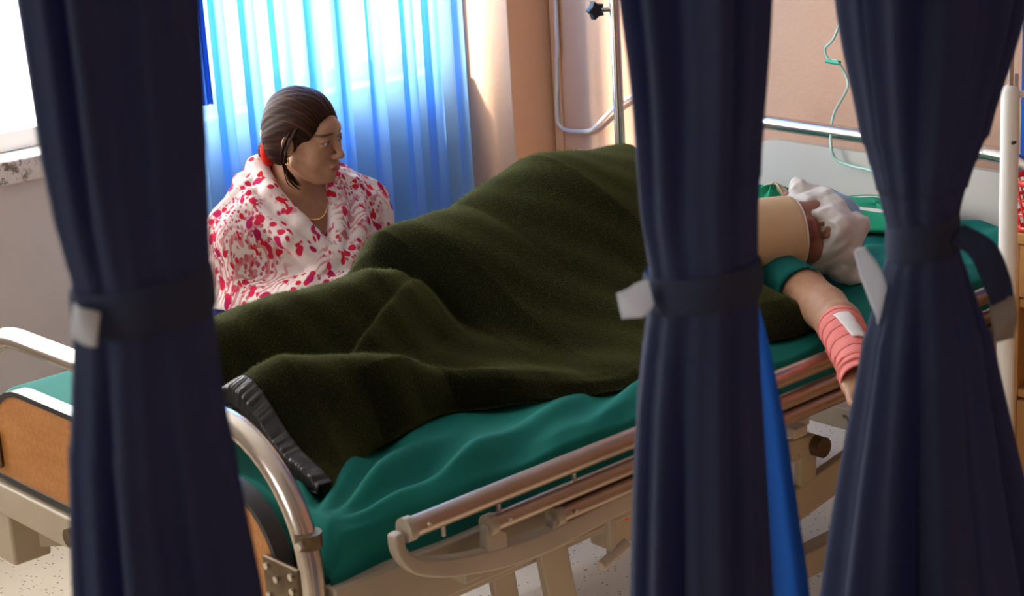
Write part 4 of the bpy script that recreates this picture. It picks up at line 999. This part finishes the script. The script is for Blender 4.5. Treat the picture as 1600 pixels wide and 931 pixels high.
# ------------------------------------------------------------------ drip stands
def iv_stand(x, y, ztop, r, label, m, knob=False, inner=None):
    root = empty('iv_stand', (x, y, 0)); tag(root, label, 'stand')
    MB().tube([(0, 0, .06), (0, 0, ztop-.012), (0, 0, ztop-.004), (0, 0, ztop)], [r, r, r*.85, r*.5], 18).build('pole', m, root, smooth=True)
    for k in range(5):
        a = 2*math.pi*k/5+.3; e = (.10*math.cos(a), .10*math.sin(a), .055)
        lg = MB().tube([(0, 0, .085), e], .011, 10).build('leg', m, root, smooth=True)
        MB().tube([(e[0], e[1]-.009, .028), (e[0], e[1]+.009, .028)], .0275, 14).build('castor', M['castor'], lg, smooth=True)
    return root
s1 = iv_stand(1.744, 1.077, 2.1, .0125, 'slim chrome drip stand with black star knob behind the bed', M['chrome'])
kn = []
for k in range(10):
    a = 2*math.pi*k/10; rr_ = .024 if k % 2 == 0 else .015; kn.append((rr_*math.cos(a), rr_*math.sin(a)))
ko = MB().prism(kn, 0, -.010, .010).build('star_knob', M['black_plastic'], s1, bevel=.003)
ko.location = (-.026*rh[0]-.012, -.030*rh[1]+.012, 1.155); ko.rotation_euler = (0, 0, math.atan2(fhv[1], fhv[0])+.5)
MB().tube([(0, 0, 1.155), (-.030*rh[0], -.030*rh[1], 1.155)], .006, 10).build('knob_screw', M['chrome'], s1, smooth=True)
s2 = iv_stand(1.445, -.197, 1.145, .0165, 'cream enamelled drip stand beside the wooden cabinet at the right', M['white_paint'])
s2.children[0].data.materials[0] = M['cream_pole']
MB().tube([(0, 0, 1.10), (0, 0, 1.95)], .005, 10).build('inner_rod', M['chrome'], s2, smooth=True)
MB().tube([(.008, -.007, 1.13), (.008, -.007, 1.165)], .0035, 8).build('lock_pin', M['chrome'], s2, smooth=True)
MB().tube([(.012*rh[0], .012*rh[1], 1.128), (.05*rh[0], .05*rh[1], 1.128)], .006, 10).build('clamp_knob', M['white_paint'], s2, smooth=True)
MB().tube([(-.012*fhv[0]+.004, -.0165*fhv[1]-.002, 1.045), (-.02*fhv[0], -.02*fhv[1], 1.045)], .003, 8).build('peg_hole', M['black_plastic'], s2, smooth=True)

# ------------------------------------------------------------------ cables and tubes
wcab = MB().tube(spline([(2.345, 1.905, 2.3), (2.345, 1.912, 1.045), (2.345, 1.920, .86), (2.345, 1.929, .706), (2.345, 1.914, .672), (2.345, 1.875, .665), (2.343, 1.80, .674), (2.340, 1.768, .69), (2.335, 1.674, .762), (2.335, 1.60, .80)], 8), .0062, 10).build('wall_cable', M['cable'], smooth=True)
tag(wcab, 'pale grey cable looping down the peach wall beside the pillar', 'cable')
ox = empty('oxygen_tube', (2.2, .78, .8)); tag(ox, 'thin pale green oxygen tube hanging over the headboard', 'tube')
def oxc(o): o.parent = ox; o.matrix_parent_inverse = Matrix.Translation((-2.2, -.78, -.8))
oxc(MB().tube(spline([(2.335, .77, 1.6), (2.30, .775, 1.25), (2.20, .782, 1.06), (2.2, .818, 1.015), (2.2, .808, .988), (2.2, .779, .983), (2.2, .751, .93), (2.08, .700, .885), (2.022, .663, .83), (2.02, .645, .795), (2.018, .595, .785), (2.012, .53, .78), (1.99, .48, .735)], 8), .0034, 8).build('hose', M['tube_green'], None, smooth=True))
oxc(MB().tube([(2.2, .815, .984), (2.2, .775, .982)], .006, 10).build('connector', M['green_plastic'], None, smooth=True))
cl = empty('call_cord', (1.93, .27, .72)); tag(cl, 'thin white cord with a small end piece by the pillow end of the sheet', 'cord')
MB().tube(spline([(.12, .0, .22), (.08, .0, .13), (.02, 0, .05), (0, 0, .012)], 6), .0022, 8).build('cord', M['white_paint'], cl, smooth=True)
MB().tube([(-.022, .012, .010), (-.01, .006, .014), (.014, -.008, .014), (.02, -.011, .010)], [.004, .010, .010, .004], 10).build('end_piece', M['white_paint'], cl, smooth=True)

# ------------------------------------------------------------------ bedside cabinet and basket
CX0, CX1, CY0, CY1, CZ = 1.562, 2.03, -.60, -.128, .845
cbn = empty('bedside_cabinet', ((CX0+CX1)/2, (CY0+CY1)/2, 0)); tag(cbn, 'honey coloured wooden bedside cabinet with open shelf at the right edge', 'cabinet')
def cab(mb, name, par=None, bev=.003):
    o = mb.build(name, M['wood'], None, bevel=bev); o.parent = par or cbn
    if par is None: o.matrix_parent_inverse = Matrix.Translation((-(CX0+CX1)/2, -(CY0+CY1)/2, 0))
    return o
cab(MB().box((CX0-.012, CY0-.012, CZ-.022), (CX1, CY1+.008, CZ)), 'top')
cab(MB().box((CX0, CY0, .06), (CX1, CY0+.018, CZ-.022)), 'side_panel'); cab(MB().box((CX0, CY1-.018, .06), (CX1, CY1, CZ-.022)), 'side_panel')
cab(MB().box((CX1-.012, CY0+.018, .06), (CX1, CY1-.018, CZ-.022)), 'back_panel')
for z in (.06, .515, .695): cab(MB().box((CX0+.002, CY0+.018, z), (CX1-.012, CY1-.018, z+.018)), 'shelf')
dr = cab(MB().box((CX0-.004, CY0+.020, .717), (CX0+.016, CY1-.020, .820)), 'drawer'); do = cab(MB().box((CX0-.004, CY0+.020, .082), (CX0+.016, CY1-.020, .512)), 'door')
for par, z in ((dr, .768), (do, .40)):
    MB().tube([(CX0-.004, -.40, z), (CX0-.028, -.40, z), (CX0-.028, -.34, z), (CX0-.004, -.34, z)], .005, 8).build('handle', M['chrome'], par, smooth=True)
for x in (CX0+.03, CX1-.03):
    for y in (CY0+.03, CY1-.03): cab(MB().box((x-.02, y-.02, 0), (x+.02, y+.02, .06)), 'foot')
bs = empty('plastic_basket', (1.655, -.220, CZ)); bs.scale = (.82, .82, 1.0); tag(bs, 'red plastic lattice basket standing on the bedside cabinet', 'basket')
def rrect(hx, hy, r, z, n=6):
    out = []
    for cx_, cy_, a0 in ((hx-r, hy-r, 0), (-hx+r, hy-r, 90), (-hx+r, -hy+r, 180), (hx-r, -hy+r, 270)):
        for k in range(n+1):
            a = math.radians(a0+90*k/n); out.append((cx_+r*math.cos(a), cy_+r*math.sin(a), z))
    return out
MB().tube(rrect(.150, .118, .04, .100), .0065, 8, closed=True).build('rim', M['red_plastic'], bs, smooth=True)
for z, k in ((.008, .84), (.036, .88), (.066, .93)):
    MB().tube(rrect(.150*k, .118*k, .035, z), .0035, 6, closed=True).build('hoop', M['red_plastic'], bs, smooth=True)
MB().box((-.122, -.095, .002), (.122, .095, .006)).build('bottom', M['red_plastic'], bs)
top_ = rrect(.150, .118, .04, .100, 9); bot_ = rrect(.126, .099, .035, .006, 9)
nn = 52
def at_loop(lp, t):
    L = [Vector(p) for p in lp]; d = [(L[(i+1) % len(L)]-L[i]).length for i in range(len(L))]; s = t*sum(d)
    for i, x in enumerate(d):
        if s <= x: return L[i].lerp(L[(i+1) % len(L)], s/max(x, 1e-6))
        s -= x
    return L[0]
for i in range(nn):
    a = at_loop(bot_, i/nn); b_ = at_loop(top_, (i+.0)/nn); MB().bar(a, b_, .005, .003, (a.x, a.y, 0.01)).build('slat', M['red_plastic'], bs)
MB().tube([(-.150, -.04, .100), (-.180, -.04, .106), (-.180, .04, .106), (-.150, .04, .100)], .006, 8).build('handle', M['red_plastic'], bs, smooth=True)
